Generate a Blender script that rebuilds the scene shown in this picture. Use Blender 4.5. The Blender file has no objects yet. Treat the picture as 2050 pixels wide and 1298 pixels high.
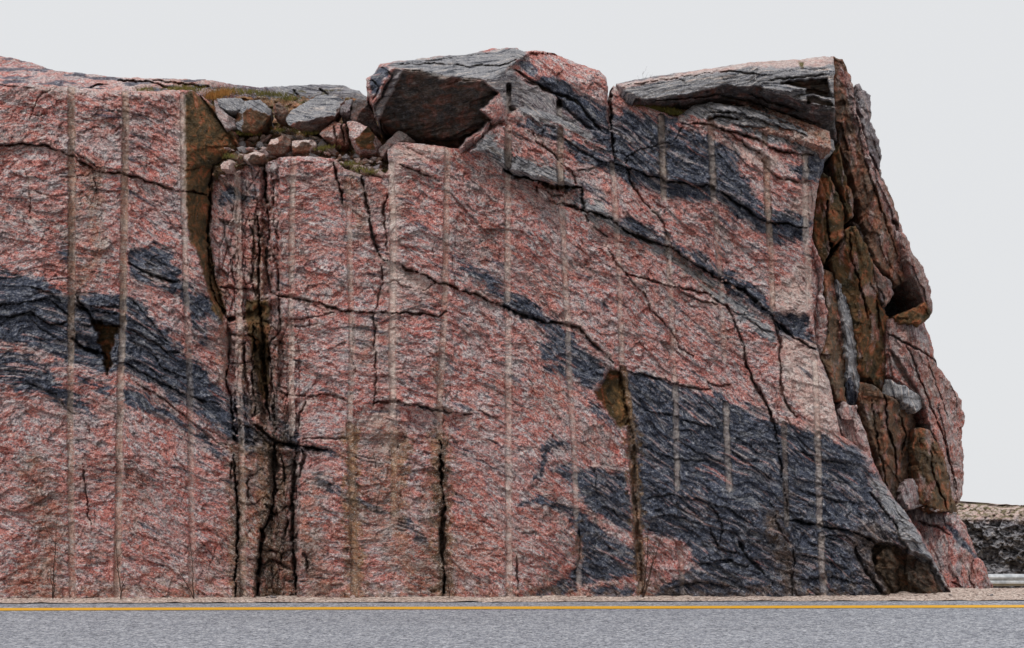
import bpy, bmesh, math, random
import numpy as np
from mathutils import Vector

# ------------------------------------------------------------------ camera, world, sun
SC = bpy.context.scene
COL = SC.collection
CAM_D, CAM_H = 15.0, 1.6          # metres from the rock face, eye height
PXM, CX, HY = 160.0, 1025.0, 941.0  # photo pixels per metre on the face, centre column, horizon row

cam = bpy.data.cameras.new('camera')
cam.sensor_width = 36.0
cam.lens = 36.0 * CAM_D / (2050 / PXM)
cam.shift_y = (HY - 649) / 2050
cam.clip_start, cam.clip_end = 0.1, 5000
co = bpy.data.objects.new('camera', cam)
co.location = (0, -CAM_D, CAM_H)
co.rotation_euler = (math.radians(90), 0, 0)
COL.objects.link(co)
SC.camera = co

SUN_EL, SUN_AZ = math.radians(55), math.radians(-26)   # azimuth seen from the face, to the left of the camera
w = bpy.data.worlds.new("World"); SC.world = w; w.use_nodes = True
nt = w.node_tree; nt.nodes.clear()
out = nt.nodes.new('ShaderNodeOutputWorld')
sky = nt.nodes.new('ShaderNodeTexSky'); sky.sky_type = 'NISHITA'; sky.sun_disc = False
sky.sun_elevation = SUN_EL; sky.sun_rotation = math.radians(180) - SUN_AZ
bgs = nt.nodes.new('ShaderNodeBackground'); bgs.inputs['Strength'].default_value = 0.05
bgc = nt.nodes.new('ShaderNodeBackground'); bgc.inputs['Color'].default_value = (0.785, 0.797, 0.815, 1)
bgc.inputs['Strength'].default_value = 1.0
mxw = nt.nodes.new('ShaderNodeMixShader'); mxw.inputs[0].default_value = 0.97   # an even cloud sheet over the clear sky
nt.links.new(sky.outputs[0], bgs.inputs['Color'])
nt.links.new(bgs.outputs[0], mxw.inputs[1]); nt.links.new(bgc.outputs[0], mxw.inputs[2])
nt.links.new(mxw.outputs[0], out.inputs['Surface'])

sun = bpy.data.lights.new('sun', 'SUN'); sun.energy = 1.5; sun.angle = math.radians(12); sun.color = (1.0, 0.97, 0.93)
so = bpy.data.objects.new('sun', sun); COL.objects.link(so)
sd = Vector((math.sin(SUN_AZ) * math.cos(SUN_EL), -math.cos(SUN_AZ) * math.cos(SUN_EL), math.sin(SUN_EL)))
so.rotation_euler = sd.to_track_quat('Z', 'Y').to_euler(); so.location = sd * 30
SC.view_settings.view_transform = 'Standard'; SC.view_settings.look = 'None'
SC.view_settings.exposure = 0.0; SC.view_settings.gamma = 1.0

# ------------------------------------------------------------------ numeric helpers
def ss(a, b, x):
    t = np.clip((x - a) / (b - a), 0, 1); return t * t * (3 - 2 * t)
_T = {}
def perlin(x, y, seed=0):
    if seed not in _T:
        r = np.random.RandomState(seed + 17); a = r.rand(128, 128) * 2 * np.pi
        _T[seed] = (np.cos(a).astype(np.float32), np.sin(a).astype(np.float32))
    gx, gy = _T[seed]
    xi = np.floor(x).astype(np.int64); yi = np.floor(y).astype(np.int64)
    xf = (x - xi).astype(np.float32); yf = (y - yi).astype(np.float32)
    u = xf * xf * xf * (xf * (xf * 6 - 15) + 10); v = yf * yf * yf * (yf * (yf * 6 - 15) + 10)
    def g(i, j):
        a, b = (xi + i) & 127, (yi + j) & 127
        return gx[a, b] * (xf - i) + gy[a, b] * (yf - j)
    return 1.4 * ((g(0, 0) * (1 - u) + g(1, 0) * u) * (1 - v) + (g(0, 1) * (1 - u) + g(1, 1) * u) * v)
def fbm(x, y, o=4, seed=0, gain=0.5):
    r = 0; a = 1
    for i in range(o):
        r = r + a * perlin(x * 2 ** i, y * 2 ** i, seed + i); a *= gain
    return r
def chips(x, y, seed):
    """irregular tilted facets: every cell its own little plane"""
    r = np.random.RandomState(seed + 900); n = 64
    jx, jy, ga, gb, of = [r.rand(n, n).astype(np.float32) for _ in range(5)]
    xi = np.floor(x).astype(np.int64); yi = np.floor(y).astype(np.int64)
    best = np.full(x.shape, 9e9, np.float32); sec = best.copy(); val = np.zeros(x.shape, np.float32)
    for i in (-1, 0, 1):
        for j in (-1, 0, 1):
            a, b = (xi + i) & (n - 1), (yi + j) & (n - 1)
            dx = x - (xi + i + jx[a, b]); dy = y - (yi + j + jy[a, b])
            d = dx * dx + dy * dy
            v = (ga[a, b] - .5) * 2 * dx + (gb[a, b] - .5) * 2 * dy + (of[a, b] - .5) * 1.1
            m = d < best
            sec = np.where(m, best, np.minimum(sec, d))
            val = np.where(m, v, val); best = np.where(m, d, best)
    return val, np.sqrt(sec) - np.sqrt(best)

def seg_dist(X, Y, a, b):
    dx, dy = b[0] - a[0], b[1] - a[1]; L = dx * dx + dy * dy + 1e-9
    t = np.clip(((X - a[0]) * dx + (Y - a[1]) * dy) / L, 0, 1)
    ex = X - (a[0] + t * dx); ey = Y - (a[1] + t * dy)
    return np.sqrt(ex * ex + ey * ey), t, (X - a[0]) * dy - (Y - a[1]) * dx
def inpoly(X, Y, P):
    r = np.zeros(X.shape, bool); n = len(P)
    for i in range(n):
        (x0, y0), (x1, y1) = P[i], P[(i + 1) % n]
        if y0 == y1: continue
        c = ((y0 > Y) != (y1 > Y)) & (X < (x1 - x0) * (Y - y0) / (y1 - y0) + x0)
        r ^= c
    return r
def mask(X, Y, P, soft=3.0):
    """soft polygon mask"""
    m = np.zeros(X.shape, np.float32)
    xs = [p[0] for p in P]; ys = [p[1] for p in P]; e = soft + 2
    sel = np.nonzero((X > min(xs) - e) & (X < max(xs) + e) & (Y > min(ys) - e) & (Y < max(ys) + e))
    if len(sel[0]) == 0: return m
    x, y = X[sel], Y[sel]; d = np.full(x.shape, 1e9, np.float32)
    for i in range(len(P)):
        q, _, _ = seg_dist(x, y, P[i], P[(i + 1) % len(P)]); d = np.minimum(d, q)
    d = np.where(inpoly(x, y, P), d, -d)
    m[sel] = ss(-soft, soft, d); return m
def line(X, Y, pts, reach):
    """distance, position along and side of a polyline, only near it"""
    xs = [p[0] for p in pts]; ys = [p[1] for p in pts]
    sel = np.nonzero((X > min(xs) - reach) & (X < max(xs) + reach) & (Y > min(ys) - reach) & (Y < max(ys) + reach))
    if len(sel[0]) == 0: return sel, None, None, None
    x, y = X[sel], Y[sel]; d = np.full(x.shape, 1e9); al = np.zeros(x.shape); sg = np.zeros(x.shape)
    tot = 0.0
    for i in range(len(pts) - 1):
        a, b = pts[i], pts[i + 1]; L = math.hypot(b[0] - a[0], b[1] - a[1])
        q, t, s = seg_dist(x, y, a, b); m = q < d
        d = np.where(m, q, d); al = np.where(m, tot + t * L, al); sg = np.where(m, np.sign(s), sg); tot += L
    return sel, d, al / max(tot, 1e-6), sg

def world(px, py, d):
    k = (CAM_D + d) / CAM_D
    return (px - CX) / PXM * k, d, CAM_H + (HY - py) / PXM * k
def W3(px, py, d): return Vector(world(px, py, d))

# ------------------------------------------------------------------ tags
def tag(o, label=None, cat=None, group=None, kind=None):
    if label: o['label'] = label
    if cat: o['category'] = cat
    if group: o['group'] = group
    if kind: o['kind'] = kind
    return o
def empty(name, loc=(0, 0, 0)):
    o = bpy.data.objects.new(name, None); o.location = loc; o.empty_display_size = .2; COL.objects.link(o); return o

# ------------------------------------------------------------------ materials
def N(nt, t, **kw):
    n = nt.nodes.new(t)
    for k, v in kw.items(): setattr(n, k, v)
    return n
class G:
    """tiny node graph helper"""
    def __init__(s, name, rough=0.9):
        s.m = bpy.data.materials.new(name); s.m.use_nodes = True; s.t = s.m.node_tree
        s.b = s.t.nodes['Principled BSDF']; s.b.inputs['Roughness'].default_value = rough
        s.b.inputs['Specular IOR Level'].default_value = 0.25
    def L(s, a, b): s.t.links.new(a, b)
    def inp(s, sock, v):
        if hasattr(v, 'is_linked') or isinstance(v, bpy.types.NodeSocket): s.L(v, sock)
        elif isinstance(v, (tuple, list)): sock.default_value = tuple(v) + ((1,) if len(v) == 3 and len(sock.default_value) == 4 else ())
        else: sock.default_value = v
    def attr(s, n):
        a = N(s.t, 'ShaderNodeAttribute', attribute_name=n); return a
    def vmul(s, v, k):
        n = N(s.t, 'ShaderNodeVectorMath', operation='MULTIPLY'); s.L(v, n.inputs[0]); n.inputs[1].default_value = k; return n.outputs[0]
    def noise(s, v, scale, det=3, rough=.55, dist=0.0):
        n = N(s.t, 'ShaderNodeTexNoise'); s.L(v, n.inputs['Vector']); n.inputs['Scale'].default_value = scale
        n.inputs['Detail'].default_value = det; n.inputs['Roughness'].default_value = rough; n.inputs['Distortion'].default_value = dist
        return n.outputs['Fac']
    def vor(s, v, scale, feat='F1'):
        n = N(s.t, 'ShaderNodeTexVoronoi', feature=feat); s.L(v, n.inputs['Vector']); n.inputs['Scale'].default_value = scale; return n
    def ramp(s, f, pts, interp='LINEAR'):
        n = N(s.t, 'ShaderNodeValToRGB'); cr = n.color_ramp; cr.interpolation = interp
        while len(cr.elements) < len(pts): cr.elements.new(0.5)
        for e, (p, c) in zip(cr.elements, pts):
            e.position = p; e.color = (c if len(c) == 4 else tuple(c) + (1,)) if isinstance(c, tuple) else (c, c, c, 1)
        s.inp(n.inputs[0], f); return n.outputs[0]
    def math(s, op, a, b=0.0, clamp=False):
        n = N(s.t, 'ShaderNodeMath', operation=op, use_clamp=clamp); s.inp(n.inputs[0], a); s.inp(n.inputs[1], b); return n.outputs[0]
    def mix(s, f, a, b, mode='MIX'):
        n = N(s.t, 'ShaderNodeMix', data_type='RGBA', blend_type=mode); s.inp(n.inputs[0], f); s.inp(n.inputs[6], a); s.inp(n.inputs[7], b); return n.outputs[2]
    def bump(s, h, dist, st=1.0, nrm=None):
        n = N(s.t, 'ShaderNodeBump'); s.L(h, n.inputs['Height']); n.inputs['Distance'].default_value = dist; n.inputs['Strength'].default_value = st
        if nrm: s.L(nrm, n.inputs['Normal'])
        return n.outputs[0]
def srgb(r, g, b):
    f = lambda c: ((c / 255) / 12.92 if c / 255 <= .04045 else ((c / 255 + .055) / 1.055) ** 2.4)
    return (f(r), f(g), f(b))

def rock_material():
    g = G('gneiss and granite', 0.88)
    fl = g.attr('flow').outputs['Vector']
    A = g.attr('kinda'); B = g.attr('kindb')
    sa = N(g.t, 'ShaderNodeSeparateColor'); g.L(A.outputs['Color'], sa.inputs[0])
    sb = N(g.t, 'ShaderNodeSeparateColor'); g.L(B.outputs['Color'], sb.inputs[0])
    dark, brown, stripe, hole = sa.outputs[0], sa.outputs[1], sa.outputs[2], A.outputs['Alpha']
    stain, black, moss, pale = sb.outputs[0], sb.outputs[1], sb.outputs[2], B.outputs['Alpha']
    st1 = g.vmul(fl, (1.0, 1.75, 1.0)); st2 = g.vmul(fl, (1.0, 2.7, 1.0))
    big = g.noise(st1, 1.3, 4, .6, .4)
    mid = g.noise(st1, 15, 5, .74, .3)
    fin = g.noise(st1, 27, 5, .78, .2)
    fin2 = g.noise(fl, 46, 3, .75)
    spk = g.noise(fl, 85, 2, .6)
    # pink granite: quartz, feldspar and biotite streaks
    f = g.math('ADD', g.math('MULTIPLY', mid, .35), g.math('ADD', g.math('MULTIPLY', fin, .35), g.math('MULTIPLY', fin2, .30)))
    c = g.ramp(f, [(.405, srgb(40, 34, 38)), (.445, srgb(126, 102, 102)), (.48, srgb(196, 132, 124)), (.515, srgb(208, 128, 118)),
                   (.55, srgb(232, 176, 164)), (.59, srgb(246, 226, 218)), (.64, srgb(255, 250, 245))])
    grey = g.ramp(f, [(.405, srgb(42, 40, 48)), (.45, srgb(120, 116, 124)), (.50, srgb(192, 182, 184)), (.55, srgb(232, 222, 220)), (.62, srgb(255, 250, 246))])
    c = g.mix(g.ramp(g.noise(g.vmul(fl, (1, 2.2, 1)), 4.4, 7, .76, .2), [(.46, 0.0), (.54, .92)]), c, grey)
    c = g.mix(g.ramp(g.noise(g.vmul(fl, (1, 1.9, 1)), 1.5, 6, .7, .3), [(.49, 0.0), (.58, .6)]), c, g.mix(.35, grey, (0.36, 0.30, 0.29)))
    red = g.ramp(g.noise(st2, 8.5, 6, .74, .2), [(.48, 0.0), (.555, .8)])
    c = g.mix(g.math('MULTIPLY', red, g.ramp(big, [(.4, .3), (.6, 1.0)])), c, g.mix(g.ramp(fin2, [(.4, 0.0), (.6, 1.0)]), srgb(138, 52, 48), srgb(228, 134, 122)))
    c = g.mix(g.ramp(g.noise(fl, 1.7, 5, .65, .4), [(.5, 0.0), (.62, .42)]), c, g.mix(1.0, c, srgb(196, 176, 158), 'MULTIPLY'))
    # pale bleached granite, also the lit rims painted along cracks
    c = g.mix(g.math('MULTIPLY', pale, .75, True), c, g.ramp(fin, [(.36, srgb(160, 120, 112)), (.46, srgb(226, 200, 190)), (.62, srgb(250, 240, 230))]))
    # dark gneiss
    d = g.ramp(g.math('ADD', g.math('MULTIPLY', g.noise(g.vmul(fl, (1, 1.7, 1)), 9, 6, .78, .2), .45), g.math('MULTIPLY', f, .55)),
               [(.40, srgb(22, 24, 32)), (.46, srgb(56, 61, 76)), (.52, srgb(84, 90, 107)), (.565, srgb(146, 149, 160)), (.63, srgb(232, 228, 222))])
    d = g.mix(g.ramp(g.noise(st2, 3.4, 6, .74, .3), [(.53, 0.0), (.62, .6)]), d, g.ramp(f, [(.38, srgb(70, 72, 80)), (.5, srgb(140, 142, 148)), (.6, srgb(214, 208, 204))]))
    c = g.mix(dark, c, d)
    # finely banded grey gneiss
    wv = g.noise(g.vmul(fl, (.7, 12.0, .7)), 3.2, 4, .7, .2)
    sc = g.ramp(wv, [(.34, srgb(56, 58, 66)), (.43, srgb(112, 114, 124)), (.5, srgb(190, 188, 190)), (.56, srgb(134, 136, 146)), (.62, srgb(226, 218, 212)), (.74, srgb(226, 186, 176))])
    sc = g.mix(g.ramp(fin, [(.35, .45), (.6, 0.0)]), sc, srgb(62, 62, 68))
    c = g.mix(stripe, c, sc)
    # brown weathered joint faces
    bn = g.noise(g.vmul(fl, (1.6, 1.6, 1.6)), 3.4, 6, .68, .7)
    bc = g.ramp(bn, [(.32, srgb(52, 50, 38)), (.44, srgb(86, 72, 50)), (.54, srgb(116, 86, 56)), (.62, srgb(164, 96, 62)), (.72, srgb(190, 140, 118))])
    bc = g.mix(g.ramp(fin, [(.3, .55), (.5, 0.0)]), bc, srgb(52, 46, 38))
    bc = g.mix(g.ramp(g.noise(fl, 26, 4, .7), [(.6, 0.0), (.72, .55)]), bc, srgb(190, 170, 158))
    c = g.mix(brown, c, bc)
    # drill holes: ground smooth rock
    hn = g.noise(g.vmul(fl, (1, .25, 1)), 22, 4, .6)
    c = g.mix(g.math('MULTIPLY', hole, .62, True), c, g.ramp(hn, [(.35, srgb(150, 132, 124)), (.6, srgb(214, 200, 188))]))
    # brown water stains, black mineral stains and painted cave shade, moss
    sn = g.ramp(g.noise(g.vmul(fl, (2.2, 1.0, 1)), 5, 5, .7), [(.3, .7), (.55, 1.0)])
    c = g.mix(g.math('MULTIPLY', g.math('MULTIPLY', stain, sn), .92, True), c, g.mix(.22, g.ramp(g.math('ADD', g.math('MULTIPLY', bn, .5), g.math('MULTIPLY', f, .5)), [(.42, srgb(70, 54, 34)), (.5, srgb(128, 98, 58)), (.58, srgb(184, 142, 94))]), c))
    c = g.mix(g.math('MULTIPLY', g.math('MULTIPLY', black, sn), .85, True), c, g.ramp(fin, [(.4, srgb(36, 32, 30)), (.7, srgb(92, 78, 66))]))
    c = g.mix(moss, c, g.ramp(g.noise(fl, 30, 3), [(.35, srgb(60, 58, 26)), (.65, srgb(112, 100, 44))]))
    # white crystal flecks and dark mica
    c = g.mix(g.ramp(spk, [(.32, .55), (.42, 0.0)]), c, g.mix(.6, c, (0.02, 0.02, 0.02)))
    nf = g.math('SUBTRACT', 1.0, g.math('ADD', g.math('MULTIPLY', brown, .95), g.math('MULTIPLY', dark, .6)), True)
    c = g.mix(g.math('MULTIPLY', nf, g.ramp(g.noise(fl, 56, 3, .65), [(.585, 0.0), (.655, .6)])), c, srgb(252, 248, 242))
    c = g.mix(.16, c, g.mix(1.0, c, (1.55, 1.55, 1.55), 'MULTIPLY'))
    g.L(c, g.b.inputs['Base Color'])
    # relief finer than the mesh
    inv = g.math('SUBTRACT', 1.0, g.math('MULTIPLY', hole, .75, True))
    h = g.math('ADD', g.math('MULTIPLY', fin, .8), g.math('MULTIPLY', fin2, .45))
    h = g.math('ADD', h, g.math('MULTIPLY', mid, .55))
    vf = g.vor(g.vmul(fl, (1, 1.4, 1)), 21); h = g.math('ADD', h, g.math('MULTIPLY', g.math('SUBTRACT', vf.outputs['Distance'], .0), -.35)); h = g.math('MULTIPLY', h, inv)
    g.L(g.bump(h, .036), g.b.inputs['Normal'])
    return g.m
ROCK = rock_material()

# ------------------------------------------------------------------ foliation field (dip of the rock layers)
_fx = np.array([-400, 50, 250, 400, 560, 700, 900, 1050, 1250, 1450, 1650, 1950, 2300], float)
_fy = np.array([-40, 0, 35, 120, 215, 240, 290, 370, 500, 640, 760, 960, 1100], float)
def flow(px, py):
    g = np.interp(px, _fx, _fy)
    wx = 14 * fbm(px / 210, py / 210, 3, 61); wy = 14 * fbm(px / 170 + 9, py / 140, 3, 67)
    # lower right: tight folds
    k = ss(1080, 1300, px) * ss(820, 1020, py)
    wy = wy + k * (14 * np.sin(px / 110.0 + py / 170.0) + 10 * fbm(px / 90, py / 70, 2, 69)); wx = wx * (1 - .5 * k)
    return px + .45 * py + wx, py - g + wy

# ------------------------------------------------------------------ what the photograph shows on the face (photo pixels)
DARK = [
 [(-400,520),(0,545),(49,551),(83,557),(111,579),(132,585),(237,588),(280,600),(296,619),(311,643),(336,668),(361,699),(385,716),(405,735),(425,765),(450,790),(470,830),(490,850),(520,860),(545,885),(548,925),(510,905),(470,885),(456,870),(430,850),(400,830),(350,800),(310,775),(280,755),(256,745),(215,742),(132,727),(102,708),(49,693),(-400,640)],
 [(-200,690),(49,708),(86,736),(117,760),(142,782),(172,810),(191,837),(166,828),(117,807),(80,788),(49,779),(-200,760)],
 [(148,755),(215,775),(232,788),(205,785),(150,767)],
 [(243,776),(280,785),(317,807),(350,830),(385,860),(410,875),(440,895),(456,912),(440,915),(410,895),(385,872),(345,845),(308,836),(268,812),(243,796)],
 [(253,505),(296,495),(308,486),(317,495),(345,497),(350,530),(364,542),(367,569),(385,585),(405,590),(430,600),(445,630),(440,645),(415,645),(400,640),(420,690),(410,690),(385,650),(365,600),(345,580),(330,572),(265,563),(256,545)],
 [(111,500),(128,492),(148,497),(150,515),(135,523),(118,515)],
 [(458,800),(475,787),(500,790),(511,820),(508,842),(470,830)], [(471,850),(500,848),(545,880),(552,915),(500,905),(470,880)],
 [(505,691),(523,700),(524,827),(510,815)], [(535,799),(554,815),(556,870),(545,850)], [(557,839),(575,845),(598,870),(600,900),(565,895)],
 [(625,957),(640,960),(680,980),(700,995),(740,1005),(780,1023),(787,1031),(765,1033),(730,1020),(695,1005),(660,988),(637,978)],
 [(797,1030),(820,1045),(850,1075),(862,1100),(845,1090),(820,1065),(800,1045)], [(604,896),(655,900),(690,910),(650,910)],
 [(437,395),(455,380),(480,372),(496,385),(510,378),(520,382),(500,395),(498,415),(485,398),(460,402),(440,412)],
 [(910,511),(946,540),(982,547),(1011,576),(1050,595),(1088,628),(1121,647),(1137,667),(1169,699),(1195,718),(1221,738),(1211,751),(1208,770),(1182,783),(1160,764),(1147,744),(1134,731),(1088,715),(1072,692),(1101,680),(1082,654),(1043,637),(1024,621),(991,592),(952,560),(923,537)],
 [(1066,722),(1134,742),(1150,760),(1100,745)], [(1160,783),(1185,800),(1205,822),(1235,855),(1222,852),(1190,825)],
 [(1248,746),(1287,750),(1325,762),(1383,783),(1433,789),(1458,804),(1516,816),(1545,841),(1566,854),(1591,854),(1641,870),(1682,887),(1720,900),(1760,960),(1811,1023),(1870,1115),(1910,1215),(1290,1215),(1310,1190),(1340,1165),(1372,1150),(1392,1130),(1385,1102),(1355,1080),(1310,1068),(1282,1066),(1272,1000),(1266,900),(1255,840)],
 [(1150,943),(1196,937),(1226,946),(1253,946),(1262,985),(1268,1060),(1265,1066),(1223,1045),(1184,1021),(1165,1005)],
 [(1150,1050),(1175,1040),(1211,1062),(1241,1086),(1277,1098),(1280,1150),(1240,1158),(1200,1165),(1160,1178),(1130,1190),(1060,1199),(1090,1180),(1140,1150),(1160,1130),(1165,1080)],
 [(1027,1003),(1070,995),(1120,1003),(1150,1015),(1175,1040),(1165,1065),(1145,1055),(1140,1030),(1110,1018),(1060,1010)],
 [(1063,965),(1075,935),(1085,915),(1090,888),(1110,880),(1140,890),(1150,900),(1120,897),(1100,905),(1090,930),(1080,960),(1068,975)],
 [(1112,930),(1140,928),(1152,960),(1135,975),(1120,950)],
 [(1175,1180),(1220,1172),(1270,1180),(1265,1200),(1170,1200)],
 [(1220,226),(1265,226),(1320,242),(1329,226),(1355,239),(1365,255),(1394,258),(1407,271),(1446,287),(1491,303),(1470,320),(1478,339),(1498,365),(1511,391),(1527,417),(1543,423),(1566,420),(1611,433),(1622,440),(1617,485),(1572,485),(1549,481),(1511,459),(1478,436),(1452,417),(1427,404),(1375,400),(1329,391),(1297,381),(1265,365),(1232,355),(1222,300)],
 [(1575,335),(1600,328),(1612,305),(1650,310),(1662,348),(1640,368),(1590,358)],
 [(1024,252),(1057,243),(1116,262),(1147,280),(1181,296),(1224,317),(1250,339),(1224,351),(1193,336),(1162,320),(1131,296),(1110,277),(1054,259)],
 [(1165,385),(1177,400),(1223,431),(1236,440),(1273,440),(1316,462),(1340,480),(1371,496),(1408,517),(1454,536),(1485,554),(1516,579),(1544,610),(1562,628),(1618,630),(1615,655),(1636,690),(1593,680),(1560,665),(1538,640),(1500,610),(1470,585),(1424,554),(1387,523),(1340,496),(1300,483),(1254,462),(1223,437),(1171,422),(1150,395)],
 [(1105,160),(1130,180),(1160,195),(1190,210),(1215,235),(1224,275),(1224,316),(1190,290),(1175,265),(1150,245),(1110,215)],
]
STRIPE = [
 [(1352,226),(1385,196),(1450,196),(1500,205),(1560,225),(1620,250),(1685,275),(1680,320),(1600,303),(1560,288),(1520,275),(1480,262),(1440,248),(1420,240),(1380,235)],
 [(940,300),(965,268),(985,272),(1000,298),(1050,318),(1090,330),(1130,345),(1160,378),(1130,382),(1110,372),(1060,362),(1015,348),(970,305)],
 [(1150,395),(1180,398),(1220,430),(1250,455),(1340,500),(1420,560),(1500,618),(1555,668),(1540,690),(1480,625),(1410,575),(1330,512),(1230,462),(1170,432)],
 [(1735,955),(1765,965),(1811,1023),(1866,1115),(1906,1191),(1890,1191),(1850,1130),(1815,1095),(1790,1050),(1760,1010)],
 [(1020,175),(1080,165),(1120,200),(1160,240),(1200,290),(1150,268),(1100,252),(1040,232)],
]
PALE = [[(1560,672),(1600,680),(1632,705),(1665,770),(1678,850),(1640,862),(1590,800),(1565,760)],
 [(1140,640),(1160,650),(1200,700),(1190,705)], [(1545,585),(1600,560),(1625,600),(1620,640),(1560,625)],
 [(770,525),(800,530),(870,565),(840,585),(780,565)], [(355,200),(370,200),(376,380),(370,400),(362,380)],
 [(735,840),(790,815),(800,825),(740,862)], [(780,290),(880,295),(900,310),(830,320),(790,320)],
 [(790,290),(800,300),(790,900),(776,900)], [(60,175),(350,180),(350,188),(60,182)], [(1440,280),(1560,310),(1545,345),(1490,320)]]
BROWN = [
 [(367,190),(385,180),(430,213),(445,250),(470,265),(480,300),(440,330),(428,345),(424,400),(420,470),(432,560),(455,625),(448,645),(425,620),(410,560),(396,510),(380,480),(374,440),(370,380)],
 [(1222,738),(1246,745),(1255,800),(1262,850),(1240,860),(1205,810),(1190,785),(1208,770)],
 [(184,644),(202,642),(214,652),(243,654),(238,664),(228,668),(229,690),(222,706),(223,730),(214,752),(209,728),(205,700),(197,684),(199,668),(189,656)],
 [(1748,1100),(1762,1088),(1775,1096),(1790,1092),(1806,1104),(1822,1108),(1840,1122),(1856,1126),(1876,1160),(1892,1200),(1780,1200),(1768,1160),(1750,1140)],
 [(488,600),(540,600),(540,800),(522,800),(500,690)],
]
RED = []
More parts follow.
